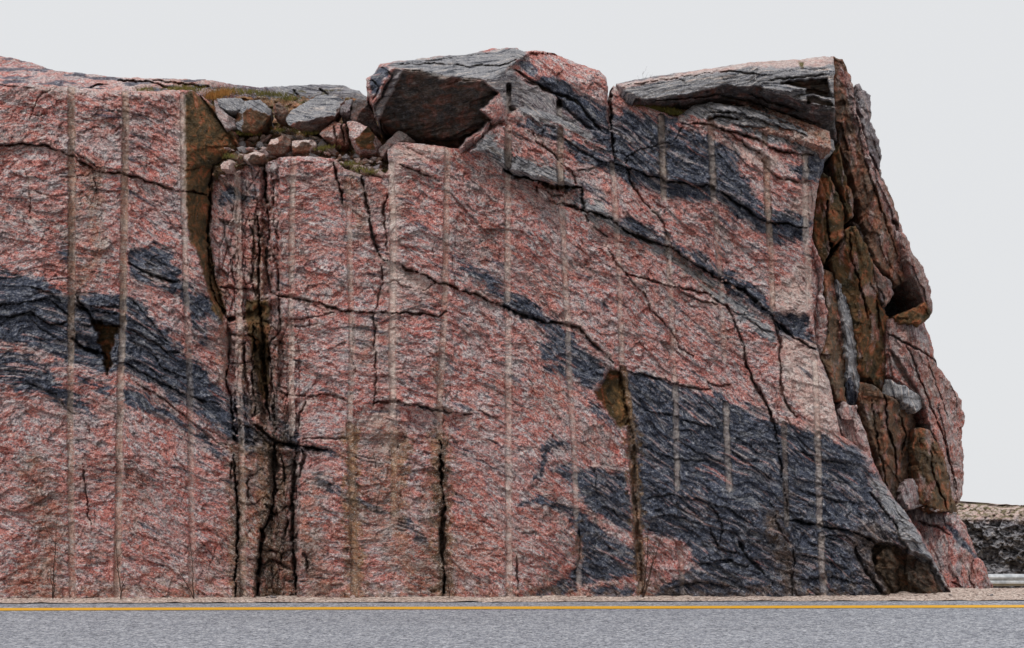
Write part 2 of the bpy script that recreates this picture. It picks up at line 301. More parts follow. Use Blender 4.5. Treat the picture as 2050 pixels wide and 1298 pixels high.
# (points, half width px, depth m, step m: the side above stands proud)
CRACKS = [
 ([(-300,260),(-100,300),(50,288),(100,293),(140,310),(165,325),(205,348),(245,346),(300,362),(330,375),(370,382),(412,390)],4,.16,.05),
 ([(140,300),(160,312),(200,335),(212,345)],2.4,.08,.02),
 ([(425,330),(420,400),(416,470),(420,560),(432,600),(455,640)],4.5,.22,0),
 ([(530,322),(533,406)],6,.3,0), ([(549,360),(545,425),(552,470)],3,.12,0), ([(668,320),(677,367),(687,413)],4,.2,0),
 ([(724,348),(730,391),(739,440),(757,505),(766,522)],3.6,.2,0), ([(776,388),(767,428),(773,474),(776,505)],3,.12,0),
 ([(542,586),(554,592),(585,596),(622,603),(662,616),(696,623),(751,626),(816,626),(875,633),(900,623)],3.6,.18,.03),
 ([(766,522),(788,525),(813,537),(847,549),(875,565),(900,572),(952,589),(991,608),(1024,621),(1050,631),(1088,644),(1130,647),(1160,657),(1192,692),(1208,705),(1227,725)],4.2,.2,.05),
 ([(764,528),(767,568),(754,611),(750,629),(751,716),(754,762),(748,811)],2.6,.1,0),
 ([(748,806),(788,804),(831,811),(868,820),(900,825),(946,832)],3.6,.16,.05),
 ([(560,639),(600,642),(622,636),(668,626)],2.4,.08,.01),([(554,780),(585,790),(616,794),(665,790),(696,805)],2.6,.1,.02),
 ([(616,796),(600,827),(597,860)],3,.12,0),([(603,878),(696,879)],2.4,.08,.01),
 ([(560,645),(600,655),(640,648)],2,.06,.01),([(622,603),(614,625),(620,640),(622,665)],1.8,.05,0),
 ([(517,430),(519,500),(517,562),(520,623),(529,685),(533,777),(540,850)],3.6,.22,0),([(474,400),(476,500),(474,577)],2.4,.09,0),
 ([(437,577),(475,576),(511,583)],3,.12,.03),([(459,672),(502,672),(523,688)],3,.12,.03),([(557,592),(560,660),(540,691),(556,692)],3.2,.14,0),
 ([(500,440),(508,480),(505,560),(515,600)],3,.14,0),([(448,430),(452,470),(464,520)],2.2,.07,0),
 ([(455,640),(470,640),(478,636)],9,.3,.02),
 ([(462,520),(466,560),(478,580)],2.6,.1,0),([(536,420),(540,470),(532,520),(540,575)],4,.16,0),([(545,500),(556,540),(560,590)],3,.14,0),
 ([(505,440),(530,442),(548,438)],2.6,.1,.03),([(506,510),(530,515),(552,508)],2.6,.1,.03),([(437,440),(460,446),(474,440)],2,.07,.02),
 ([(457,725),(480,728),(505,722)],2.6,.1,.03),([(523,720),(545,716),(556,722)],2.6,.1,.02),([(476,690),(476,760),(470,790)],2.4,.09,0),
 ([(505,640),(508,690),(504,760),(512,830)],3.4,.16,0),([(540,690),(545,760),(552,850)],3.4,.16,0),([(560,700),(590,705),(612,700)],2,.06,.02),
 ([(458,860),(480,850),(505,856)],2.6,.1,.03),([(552,930),(575,935),(592,930)],3,.1,.03),([(552,1010),(575,1016),(590,1008)],3,.1,.03),([(520,1100),(560,1106),(594,1100)],3,.1,.03),
 ([(562,905),(572,950),(566,1000)],3.4,.14,0),([(575,1040),(566,1090),(560,1130)],3,.12,0),([(530,1010),(552,1030),(575,1012)],4,.14,.02),([(520,1130),(545,1120),(580,1140)],4,.14,.03),([(500,1060),(480,1100)],2,.06,0),([(472,1000),(500,1010),(525,1000)],2,.06,.02),
 ([(-20,640),(60,625),(100,650),(140,645)],3,.12,.06),([(262,600),(300,640),(340,690)],2.6,.1,.04),([(150,590),(190,640),(243,655)],3.4,.14,.06),([(50,760),(110,790),(150,830)],2.4,.08,.03),([(148,600),(172,612),(200,616),(238,612)],2.2,.08,.05),([(150,640),(176,655),(190,650)],3,.12,.04),([(262,680),(300,700),(330,740),(380,760)],2.4,.08,.04),([(262,640),(290,655),(330,690)],2,.06,.03),([(262,720),(300,735),(360,790)],2.2,.07,.03),([(60,575),(100,585),(130,610)],2.2,.08,.04),([(1290,820),(1340,830),(1400,850),(1450,860)],2.2,.07,.03),([(1300,900),(1350,920),(1420,925)],2.2,.07,.03),([(1460,900),(1500,930),(1545,960)],2.2,.07,.03),([(1590,900),(1650,920),(1720,930)],2.2,.07,.03),([(1600,980),(1660,1000),(1720,1010)],2.4,.08,.03),([(1590,1110),(1650,1120),(1700,1140)],2.4,.08,.04),([(1600,1160),(1660,1155),(1730,1170)],2.4,.08,.04),([(1400,1130),(1450,1120),(1500,1135)],2.6,.1,.04),([(1330,1180),(1400,1165),(1470,1175)],2.6,.1,.04),([(1420,1010),(1450,1050),(1440,1090)],3,.1,.03),
 ([(262,760),(330,800),(400,860),(450,900)],2.4,.08,.03),([(455,640),(462,700),(452,760),(462,800),(470,880)],4,.18,0),
 ([(488,685),(490,740),(500,800)],4,.16,0),([(523,690),(528,760),(536,830)],5,.2,0),
 ([(550,889),(550,970),(544,1030),(526,1060),(517,1150),(514,1199)],6.5,.32,0),
 ([(592,898),(588,970),(584,1030),(590,1120),(592,1199)],5,.28,0),([(604,900),(612,915),(600,950)],5,.2,0),
 ([(468,904),(472,970),(478,1030),(475,1090),(471,1199)],4,.24,0),([(462,925),(463,960)],4,.12,0),([(497,960),(498,1000)],5,.12,0),
 ([(610,1110),(616,1140)],7,.14,0),([(480,950),(500,955),(530,935)],2,.06,0),([(535,990),(545,1010)],2,.06,0),
 ([(881,880),(884,970),(890,1018),(884,1060),(890,1199)],5,.3,0),
 ([(511,848),(554,888),(600,894),(655,901)],6,.28,.04),([(470,800),(480,850),(468,880)],6,.2,0),
 ([(1239,737),(1250,800),(1262,850),(1270,883),(1271,990),(1279,1074),(1287,1199)],6.5,.2,0),
 ([(1246,742),(1287,750),(1358,770),(1420,783)],3,.12,.04),([(1416,767),(1440,772),(1462,767)],2.6,.1,.02),
 ([(1491,725),(1508,767),(1537,812),(1553,854),(1558,900),(1566,950),(1578,1041)],3.6,.16,0),
 ([(1544,637),(1559,677),(1562,739),(1565,790),(1580,822),(1600,835)],3.4,.16,0),
 ([(1578,1041),(1610,1045),(1649,1053),(1700,1062),(1745,1080),(1758,1092)],4.6,.2,.06),
 ([(1008,336),(1024,348),(1070,360),(1122,373),(1162,376)],6,.3,.12),([(1162,376),(1171,419)],4,.18,0),
 ([(1076,373),(1084,390),(1097,400),(1116,410)],3.6,.16,.03),([(1090,378),(1105,392),(1128,394)],2.5,.1,0),([(1122,373),(1140,392)],2.5,.1,0),
 ([(1100,403),(1128,409),(1171,422),(1223,437),(1254,462),(1300,483),(1337,492),(1377,520),(1408,539),(1439,557),(1485,579),(1516,603),(1541,628),(1562,662)],4.4,.24,.07),
 ([(1255,316),(1255,336),(1261,361),(1285,400),(1300,416),(1325,443),(1340,486)],3,.12,0),
 ([(1171,428),(1186,455),(1205,468),(1215,475)],3,.12,.01),([(1162,425),(1185,424),(1190,430)],2,.06,0),
 ([(1214,492),(1229,520),(1254,548),(1273,573),(1291,588),(1303,622),(1340,656),(1365,696),(1387,714)],2.6,.1,.02),
 ([(1254,548),(1316,566),(1343,573),(1377,579),(1414,586),(1442,606),(1457,616),(1470,643),(1488,690),(1494,733),(1510,764),(1531,800),(1555,850)],3.2,.14,.02),
 ([(1343,576),(1377,591),(1408,606),(1442,610)],2.8,.1,.02),([(1334,490),(1336,530),(1343,560)],1.8,.05,0),
 ([(1457,616),(1500,640),(1540,665),(1556,672)],2.2,.07,.02),
 ([(1562,650),(1580,668),(1599,683),(1630,699)],5,.2,.05),
 ([(1223,170),(1223,209),(1226,274),(1232,323)],4,.24,0),
 ([(1226,326),(1265,339),(1329,360),(1378,368),(1427,374),(1465,397),(1501,423),(1537,446),(1582,450),(1617,459)],3.8,.16,.05),
 ([(1365,247),(1401,247),(1427,252),(1452,261),(1491,271),(1524,284),(1556,303),(1588,306),(1630,311)],3.6,.16,.05),
 ([(1452,258),(1491,290),(1524,308),(1533,336),(1556,355),(1588,362),(1640,365)],2.6,.1,.02),
 ([(1255,316),(1284,300),(1323,290),(1349,281),(1365,258)],2.2,.07,.01),([(1110,262),(1160,300),(1200,325),(1260,350)],2.2,.07,.02),
 ([(1060,262),(1080,290),(1110,310),(1125,330),(1148,345),(1155,372)],3,.12,.02),
 ([(1148,345),(1190,335),(1225,325)],1.8,.05,0),([(1415,240),(1440,232),(1480,238)],5,.2,.06),
 ([(1390,208),(1430,206),(1490,214),(1560,240),(1620,262),(1665,284)],3.4,.16,.06),([(1420,224),(1470,224),(1530,244),(1590,262),(1640,284)],2.6,.12,.05),([(1470,250),(1530,258),(1580,276),(1650,300)],2.4,.1,.04),
 ([(253,656),(296,677),(336,705),(361,705)],3,.12,.03),([(148,610),(179,622),(213,625),(237,628)],3,.12,.05),
 ([(222,722),(256,730),(302,754),(348,779),(400,800),(440,810)],3,.12,.04),([(145,680),(176,699),(210,711)],7,.28,.05),
 ([(256,526),(296,548),(336,560),(361,566)],3,.12,.03),([(49,606),(95,597),(120,613),(145,640)],2.8,.1,.04),
 ([(-120,560),(-20,610),(49,606)],3,.12,.04),([(60,640),(100,670),(140,690)],2.2,.07,.03),
 ([(60,380),(110,395),(150,385)],1.6,.04,.01),([(190,355),(192,390)],3.5,.09,0),([(165,925),(170,960),(178,1030),(182,1050)],3,.09,0),
 ([(205,185),(215,210)],1.6,.04,0),([(50,340),(60,360),(62,440)],1.8,.05,0),([(230,265),(245,250)],2,.05,.01),
 ([(60,235),(80,190),(110,176)],1.8,.05,0),([(803,330),(830,340),(860,350),(880,362)],3,.1,.05),
 ([(708,640),(706,700),(708,760)],1.8,.05,0),([(767,568),(790,562),(805,572),(830,580)],2,.06,.01),
 ([(875,565),(860,578),(845,584)],2,.06,0),([(1790,1050),(1760,1010),(1740,985)],4,.16,0),([(1790,1050),(1815,1098)],4,.16,0),
 ([(1710,1090),(1716,1110),(1735,1150),(1765,1185),(1780,1199)],4.5,.2,0),([(1420,1060),(1440,1100),(1480,1110)],3,.12,.03),
 ([(1480,1085),(1490,1110),(1530,1150)],4,.16,.03),([(1540,1000),(1560,1060),(1590,1100),(1585,1199)],3,.12,0),
 ([(1285,1000),(1340,990),(1400,1000),(1460,1020),(1520,1060)],2,.06,.03),([(1300,1040),(1340,1030),(1400,1050)],2,.06,.03),
 ([(1200,1012),(1225,1020),(1245,1040)],3,.1,.03),([(1192,935),(1197,1010)],1.8,.05,0),([(1158,1060),(1160,1120),(1152,1140)],4,.12,0),
 ([(1040,1070),(1075,1065),(1070,1090)],2,.06,.01),([(1034,1115),(1036,1180)],3,.1,0),([(655,1180),(665,1170),(690,1172)],2.4,.07,.02),
 ([(960,820),(985,835),(1000,838)],2,.06,.02),([(1350,880),(1400,905),(1450,930)],1.8,.05,.02),([(1640,1075),(1690,1072),(1710,1090)],3,.1,.03),
]
# drill holes: runs of (points, half width px, depth m, paleness, stain)
HOLES = [
 [([(143,172),(144,400),(143,700)],6.6,.05,.9,.55),([(143,700),(140,840),(145,1199)],6,.024,.6,.4)],
 [([(252,180),(250,350),(246,640)],6.4,.05,.95,.5),([(246,640),(240,850),(235,1199)],6.5,.042,1.0,.25)],
 [([(366,192),(368,380),(372,580)],5.5,.028,1,.05),([(372,580),(378,700),(383,900),(385,1199)],5.5,.014,.5,.05)],
 [([(475,345),(478,500),(480,640),(478,760),(483,850),(487,1199)],6,.022,.7,.1)],
 [([(587,315),(584,500),(583,650),(584,780),(585,870)],5.5,.026,.9,.1)],
 [([(697,370),(700,500),(705,700),(700,850)],5,.012,.6,.15),([(700,850),(703,900),(710,1199)],6,.04,.35,.85)],
 [([(783,330),(787,500),(785,700),(787,830)],6,.016,.85,.05),([(789,880),(788,1000),(788,1030)],6,.035,.3,.9)],
 [([(896,300),(893,500),(890,620),(880,800),(880,880)],5.5,.016,.6,.25)],
 [([(1018,255),(1018,332)],6,.05,.9,.2),([(1017,352),(1016,600)],6,.03,.95,.1),([(1018,640),(1018,900),(1020,1199)],6,.02,.8,.0)],
 [([(1121,262),(1123,372)],6,.045,.8,.4),([(1125,400),(1135,620),(1140,760)],5.5,.014,.65,.1),([(1140,760),(1150,900),(1153,1035)],5,.016,.6,.0),([(1158,1080),(1160,1199)],5,.014,.6,0)],
 [([(1226,330),(1232,420),(1240,560),(1245,736)],5,.014,.6,.15),([(1247,740),(1262,850),(1270,950),(1278,1080),(1287,1199)],7.5,.05,.1,1.0)],
 [([(1323,235),(1330,395)],6,.04,.9,.25),([(1336,470),(1345,640),(1350,760)],5,.01,.6,.1),([(1352,775),(1356,980)],5.5,.018,.75,.0),([(1360,1090),(1368,1199)],5,.012,.5,0)],
 [([(1422,240),(1429,400)],6,.04,.9,.2),([(1432,420),(1444,590)],5,.012,.45,.1),([(1445,600),(1450,720)],5,.01,.5,.1),([(1452,810),(1460,980)],6,.014,.65,.0)],
 [([(1530,262),(1531,290)],5,.05,.9,.1),([(1534,320),(1541,490)],6,.04,.75,.4),([(1543,490),(1547,620)],5,.022,.6,.3),([(1570,850),(1575,1050)],5,.012,.4,.3)],
 [([(1612,310),(1614,490),(1622,610)],6,.03,1,.05),([(1630,715),(1637,870)],5,.012,.7,0),([(1637,870),(1641,1052)],6,.022,1,.05),([(1643,1072),(1649,1199)],6.5,.022,1,.05)],
]
STAINS = [  # points, half width, amount
 ([(704,870),(706,1000),(712,1199)],26,1.0),([(812,875),(806,930),(792,1030)],18,.9),([(770,860),(760,960),(750,1060)],40,.5),([(790,870),(800,950),(795,1050),(830,1199)],26,.6),
 ([(880,880),(886,1199)],30,1.0),([(870,960),(850,1199)],30,.4),([(190,350),(195,520),(160,560)],26,.55),([(520,450),(520,800)],22,.75),
 ([(545,900),(540,1199)],56,.95),([(500,650),(530,880)],40,.7),([(440,360),(560,430)],10,.4),([(475,900),(476,1199)],26,.8),([(1060,400),(1065,420)],8,.2),([(620,1080),(640,1199)],40,.5),([(640,970),(610,1050)],40,.35),
 ([(1262,840),(1285,1199)],15,.95),([(1240,780),(1262,860)],20,.8),([(1550,1040),(1590,1199)],26,.5),([(440,560),(450,700),(440,760)],18,.5),
 ([(60,930),(110,1080),(80,1199)],46,.45),([(150,330),(150,620)],22,.35),([(700,360),(715,420),(725,470)],16,.5),([(560,640),(560,760),(560,860)],26,.35),
 ([(880,700),(885,880)],16,.35),([(1340,500),(1420,575)],18,.4),([(290,540),(330,560)],14,.3),([(725,660),(735,720)],22,.3),
 ([(1325,240),(1330,400)],9,.3),([(1745,1085),(1800,1199)],60,.5),([(1150,1050),(1156,1110)],9,.7),([(1035,900),(1290,890)],8,.15),
]
BLACKS = [([(535,640),(545,760),(560,900),(560,1199)],44,.45),([(476,900),(476,1199)],20,.4),([(884,890),(888,1199)],15,.7),([(560,1050),(545,1120),(555,1199)],30,.8),([(575,930),(560,1000)],12,.7),([(545,900),(545,1000),(530,1080),(520,1199)],20,.95),([(590,910),(588,1050),(592,1199)],12,.9),([(472,920),(478,1199)],9,.8),
 ([(884,900),(888,1199)],8,.9),([(515,690),(518,820)],9,.9),([(545,800),(552,880)],10,.9),([(555,1080),(565,1199)],26,.6),([(616,1100),(616,1145)],12,.7),
 ([(497,950),(500,1010)],10,.7),([(560,890),(640,905)],8,.8),([(1500,1070),(1600,1120)],20,.3),([(1775,1110),(1795,1199)],22,.9),([(1830,1130),(1870,1199)],26,.75),([(1755,1110),(1745,1085)],10,.7),([(192,350),(193,395)],6,.7)]
OFFS = [ # polygon, metres back (+) or proud (-)
 ([(430,330),(530,325),(545,440),(545,590),(520,640),(450,640),(425,560),(418,470),(424,400)],.20,4),
 ([(520,325),(560,320),(560,590),(530,590)],.14,4),
 ([(450,640),(560,600),(600,840),(600,900),(470,890),(455,780)],.16,6),
 ([(505,690),(540,690),(552,860),(525,850)],.16,3),
 ([(535,900),(600,905),(596,1200),(512,1200),(525,1060),(548,1020)],.16,5),
 ([(668,316),(725,345),(735,400),(757,505),(766,560),(700,560),(690,470)],.05,3),
 ([(726,350),(780,352),(776,505),(757,505)],.09,3),
 ([(763,528),(790,528),(868,562),(893,580),(880,625),(756,622)],.04,3),
 ([(560,640),(610,640),(620,690),(620,790),(556,780)],.05,3),
 ([(745,812),(940,835),(880,880),(820,870),(800,900),(700,900),(705,830)],.06,8),
 ([(705,870),(820,872),(790,920),(785,1020),(715,1000)],.05,5),
 ([(184,644),(202,642),(214,652),(243,654),(238,664),(228,668),(229,690),(222,706),(223,730),(214,752),(209,728),(205,700),(197,684),(199,668),(189,656)],.30,3),
 ([(146,660),(200,690),(212,720),(150,700)],.14,4),
 ([(253,505),(310,490),(350,500),(367,569),(330,565),(256,530)],.04,3),
 ([(256,530),(330,565),(367,572),(350,590),(260,570)],-.03,3),
 ([(1190,785),(1222,740),(1246,745),(1260,850),(1240,858)],.16,3),
 ([(1246,745),(1460,800),(1550,850),(1578,1041),(1570,1200),(1290,1200),(1268,900)],-.03,4),
 ([(1020,252),(1060,262),(1150,372),(1070,352),(1012,334),(985,290)],-.05,2),
 ([(975,262),(1015,250),(1060,262),(1125,330),(1150,376),(1070,358),(1012,338),(975,303),(942,305)],-.16,2.5),
 ([(1076,375),(1160,380),(1170,420),(1116,412)],.07,3),
 ([(1226,326),(1330,362),(1430,376),(1540,448),(1618,460),(1618,240),(1226,200)],-.05,3),
 ([(1365,250),(1430,254),(1524,286),(1640,314),(1640,365),(1550,352),(1524,308),(1450,262)],-.04,3),
 ([(1540,628),(1620,632),(1616,655),(1636,692),(1565,668)],.12,4),
 ([(1171,424),(1254,464),(1340,496),(1440,560),(1540,630),(1560,668),(1440,606),(1340,570),(1254,546),(1214,490)],.04,3),
 ([(1745,1100),(1765,1084),(1815,1098),(1862,1122),(1906,1200),(1790,1200),(1752,1150)],.26,2),
 ([(1752,1112),(1772,1098),(1790,1104),(1800,1132),(1788,1150),(1796,1185),(1770,1196),(1752,1160)],-.20,2),([(1790,1100),(1815,1098),(1812,1140),(1822,1196),(1800,1196),(1794,1150)],.16,2),
 ([(1836,1120),(1858,1132),(1872,1165),(1880,1196),(1838,1197),(1828,1160)],-.12,2),([(1812,1150),(1830,1140),(1836,1170),(1822,1180)],-.1,2),
 ([(1710,1090),(1760,1092),(1790,1199),(1770,1195),(1735,1150)],.08,3),
 ([(1034,1100),(1100,1050),(1150,1065),(1158,1130),(1100,1175),(1034,1190)],-.05,6),
 ([(1150,1090),(1160,1060),(1280,1100),(1280,1190),(1060,1199)],.04,6),
 ([(1480,1085),(1540,1090),(1590,1130),(1580,1199),(1500,1199)],.08,5),
 ([(140,308),(205,350),(212,346),(165,322)],.05,2),
 ([(440,650),(475,650),(470,870),(455,800)],.06,4),
]

def base_depth(px, py):
    """large shape of the cut face, metres behind the face plane"""
    # brown joint face that turns away beside the gully
    xl = np.interp(py, [0, 190, 440, 480, 520, 600, 660, 2000], [367, 367, 374, 380, 398, 420, 448, 448])
    xr = np.interp(py, [0, 190, 250, 300, 345, 470, 560, 640, 2000], [395, 400, 448, 480, 428, 418, 430, 456, 456])
    k = 1 - ss(600, 660, py)
    t = np.clip((px - xl) / np.maximum(xr - xl, 4), 0, 1)
    D = k * t * .42 * (px < xr + .1) + k * (px >= xr + .1) * .30 * (1 - ss(xr + 0, 560, px))
    # the right-hand end rounds away from the viewer
    xe = np.interp(py, [0, 200, 347, 385, 478, 585, 700, 765, 827, 890, 914, 959, 1023, 1066, 1115, 1191, 1300],
                   [1680, 1680, 1642, 1633, 1625, 1625, 1640, 1661, 1673, 1700, 1744, 1765, 1811, 1841, 1866, 1906, 1950])
    q = np.clip((px - (xe - 26)) / 26, 0, 2)
    D = D + .12 * q ** 2
    q2 = np.clip((px - (xe - 130)) / 130, 0, 1.3); D = D + .12 * q2 ** 2 * ss(880, 980, py)
    # the gneiss at the foot on the right leans back
    D = D + .10 * ss(1500, 1750, px) * (1 - ss(900, 1197, py)) * ss(830, 900, py)
    D = D + .10 * fbm(px / 330, py / 420, 2, 5) + .05 * fbm(px / 120, py / 160, 2, 8)
    # top edge rolls back a little
    return D

def face_fields(px, py):
    """depth and rock kinds on the drilled face"""
    rng = random.Random(4)
    jx = 4.2 * fbm(px / 17, py / 17, 4, 21, .6); jy = 4.2 * fbm(px / 17, py / 17, 4, 27, .6)
    X, Y = px + jx, py + jy
    s, t = flow(px, py)
    D = base_depth(px, py)
    for P, o, sf in OFFS: D = D + o * mask(X, Y, P, sf)
    # chipped surface
    v1, e1 = chips(s / 88, t / 44, 1); v2, e2 = chips(s / 30 + 3, t / 19, 2); v3, e3 = chips(s / 12.5, t / 9, 3)
    big = .5 + .5 * fbm(px / 150, py / 150, 2, 33)
    rough = .036 * v1 + .026 * v2 + .017 * v3 + .0075 * chips(px / 6.5, py / 5.5, 4)[0]
    rough = rough - .006 * fbm(s / 26, t / 18, 5, 12, .72) + .005 * perlin(px / 4.4, py / 3.6, 15)
    rough = rough * (.55 + .9 * np.clip(big, 0, 1))
    smooth = np.zeros(px.shape, np.float32)
    for P in BROWN: smooth = np.maximum(smooth, mask(X, Y, P, 3) * (.72 if P[0] == (1748,1100) else 1.0))
    dk = np.zeros(px.shape, np.float32)
    # ragged contacts between the rocks
    kx = px + 11 * fbm(px / 26, py / 26, 5, 71, .68); kk = ss(1060, 1200, px) * ss(850, 950, py); ky = py + (13 - 7 * kk) * fbm(s / 46, t / 11, 4, 77, .62)
    for P in DARK: dk = np.maximum(dk, mask(kx, ky, P, 4))
    # stringers of dark rock in the granite and pink veins in the gneiss, along the layering
    n = fbm(s / 120, t / 13, 4, 81, .55)
    near = fbm(px / 160, py / 120, 2, 85)
    dk = np.maximum(dk, .8 * ss(.66, .84, n + .25 * near))
    vein = ss(.60, .72, fbm(s / 150 + 7, t / 9, 3, 88, .5)); dk = dk * (1 - .8 * vein)
    st = .85 * dk * ss(.42, .58, fbm(s / 130 + 3, t / 6.5, 5, 89, .62)) * ss(-.35, .25, fbm(px / 90, py / 60, 2, 98))
    low = ss(1240, 1340, px) * ss(960, 1060, py)
    D = D + low * (.05 * chips(px / 44, (py - .3 * px) / 24, 19)[0] + .025 * chips(px / 17, py / 12, 20)[0])
    for P in STRIPE: st = np.maximum(st, mask(kx, ky, P, 3))
    pl = np.zeros(px.shape, np.float32)
    for P in PALE: pl = np.maximum(pl, .8 * mask(kx, ky, P, 12))
    pl = np.maximum(pl, .55 * ss(1500, 1600, px) * ss(.1, .5, fbm(px / 90, py / 90, 2, 95)) * (1 - ss(860, 900, py)))
    D = D + rough * (1 - .5 * smooth)
    D = D + dk * (.006 * perlin(s / 30, t / 9, 19) + .034 * chips(s / 58, t / 25, 17)[0] + .016 * chips(s / 22, t / 11, 18)[0])
    # cracks
    X = px + 3.4 * fbm(px / 26, py / 26, 4, 121, .66); Y = py + 3.4 * fbm(px / 26, py / 26, 4, 127, .66)
    wob = .85 + 1.25 * fbm(px / 36, py / 36, 4, 51, .66)
    for ci, (pts, hw, dp, step) in enumerate(CRACKS):
        if not step: step = (.016, -.014, .022, -.02, .01)[ci % 5]
        R = 90 if step else hw * 3 + 6
        sel, d, al, sg = line(X, Y, pts, R)
        if d is None: continue
        wd = hw * .80 * np.clip(wob[sel], .10, 2.2) * (.35 + .65 * np.minimum(1, np.minimum(al, 1 - al) * 7))
        D[sel] += dp * np.clip(1.25 * (1 - d / wd), 0, 1) ** .8
        pl[sel] = np.maximum(pl[sel], .75 * ss(11, 3, d) * ss(.0, .5, fbm(px[sel] / 24, py[sel] / 24, 3, 131)) * (1 - dk[sel] * .6))  # pale crack edges: chipped rock, plus a lit rim painted into the colour
        if step:
            up = sg > 0
            fall = np.exp(-d / 26.0) * np.clip(np.minimum(al, 1 - al) * 6, 0, 1)
            D[sel] += np.where(up, -step, step * .6) * fall * 1.25
    # shattered zone: narrow upright blocks
    shat = mask(X, Y, [(462,345),(560,330),(562,590),(600,640),(604,880),(600,1205),(505,1205),(545,1000),(545,900),(462,880),(455,640),(430,560)], 7)
    cb, eb = chips(px / 15 + 3, py / 46, 24); cs, es = chips(px / 8, py / 19, 25)
    D = D + shat * (.055 * cb + .022 * cs + .05 * ss(.10, .0, eb))
    pink = ss(.0, .35, fbm(px / 14, py / 40, 3, 141))
    # countless hairline cracks, upright or along the layering
    for i in range(170):
        x = rng.uniform(-200, 1880); y = rng.uniform(200, 1190); L = rng.uniform(14, 75)
        if rng.random() < .4: a = math.pi / 2 + rng.uniform(-.25, .25)
        else:
            a = math.atan(float(np.interp(x + 30, _fx, _fy) - np.interp(x - 30, _fx, _fy)) / 60) + rng.uniform(-.45, .35)
        pts = [(x, y)]
        for k in range(3):
            a2 = a + rng.uniform(-.35, .35); x += math.cos(a2) * L / 3; y += math.sin(a2) * L / 3; pts.append((x, y))
        hw = rng.uniform(1.3, 2.4); dp = rng.uniform(.015, .05)
        sel, d, al, sg = line(X, Y, pts, 30)
        if d is None: continue
        D[sel] += dp * np.clip(1 - d / (hw * (.3 + .7 * np.minimum(1, np.minimum(al, 1 - al) * 5))), 0, 1)
        D[sel] += np.where(sg > 0, -.012, .01) * np.exp(-d / 9.0) * np.minimum(1, np.minimum(al, 1 - al) * 5)
    hole = np.zeros(px.shape, np.float32); hid = np.zeros(px.shape, np.int32); stn = np.zeros(px.shape, np.float32); rid = 0
    for hi, runs in enumerate(HOLES):
        for pts, hw, dp, palev, stv in runs:
            hw = hw * 1.3; rid += 1; palev = min(1.0, palev * 1.1 + .08); dp = max(dp, .03) * 1.4; palev = min(1, palev * .92 + .06)
            hx = px + 1.2 * perlin(px * 0 + hi, py / 50, 4)
            sel, d, al, sg = line(hx, py, pts, hw * 2.2)
            if d is None: continue
            end = 1.0
            wn = np.clip(.92 + .32 * fbm(px[sel] / 12, py[sel] / 16, 3, 90 + hi, .6), .4, 1.2)
            m = (d < hw * wn)
            g = np.sqrt(np.clip(1 - (d / hw) ** 2, 0, 1))
            fl = base_depth(px[sel], py[sel])
            strong = np.clip(dp / .04, 0, .9)
            Dn = D[sel] * (1 - .55 * strong) + fl * .55 * strong + dp * g
            D[sel] = np.where(m, Dn, D[sel])
            e = ss(1.0, .72, d / (hw * wn))
            hole[sel] = np.maximum(hole[sel], palev * e * np.clip(.75 + .5 * fbm(px[sel] / 30, py[sel] / 46, 3, 120 + hi), .25, 1))
            stn[sel] = np.maximum(stn[sel], stv * e)
            hid[sel] = np.where(d < hw * .95, rid, hid[sel])
    for pts, wd, am in STAINS:
        sel, d, al, sg = line(px + 4 * jx, py + 2 * jy, pts, wd * 1.6)
        if d is None: continue
        stn[sel] = np.maximum(stn[sel], am * ss(1.1, .25, d / wd))
    bk = np.zeros(px.shape, np.float32)
    for pts, wd, am in BLACKS:
        sel, d, al, sg = line(px + 3 * jx, py + 2 * jy, pts, wd * 1.6)
        if d is None: continue
        bk[sel] = np.maximum(bk[sel], am * ss(1.1, .3, d / wd))
    stn = np.maximum(stn, .35 * ss(.25, .6, fbm(px / 110, py / 200, 3, 99)) * ss(850, 1150, py) * (1 - ss(900, 1100, px)))
    stn = stn * (1 - .45 * shat * pink); bk = bk * (1 - .6 * shat * pink)
    # splash dirt just above the ground
    stn = np.maximum(stn, .5 * ss(1165, 1200, py + 10 * jx))
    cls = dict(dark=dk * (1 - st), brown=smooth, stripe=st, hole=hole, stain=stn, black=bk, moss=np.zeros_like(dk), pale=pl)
    return D, cls, hid

# ------------------------------------------------------------------ relief bodies
def rough_outline(P, amp=2.0, seed=0, step=5.0, keep=None):
    out = []; n = len(P)
    for i in range(n):
        a, b = P[i], P[(i + 1) % n]; L = math.hypot(b[0] - a[0], b[1] - a[1]); k = max(1, int(L / step))
        for j in range(k):
            t = j / k; out.append((a[0] + (b[0] - a[0]) * t, a[1] + (b[1] - a[1]) * t))
    X = np.array([p[0] for p in out], float); Y = np.array([p[1] for p in out], float)
    dx = amp * fbm(X / 14, Y / 14, 3, 200 + seed); dy = amp * fbm(X / 14 + 5, Y / 14, 3, 210 + seed)
    return list(zip((X + dx).tolist(), (Y + dy).tolist()))

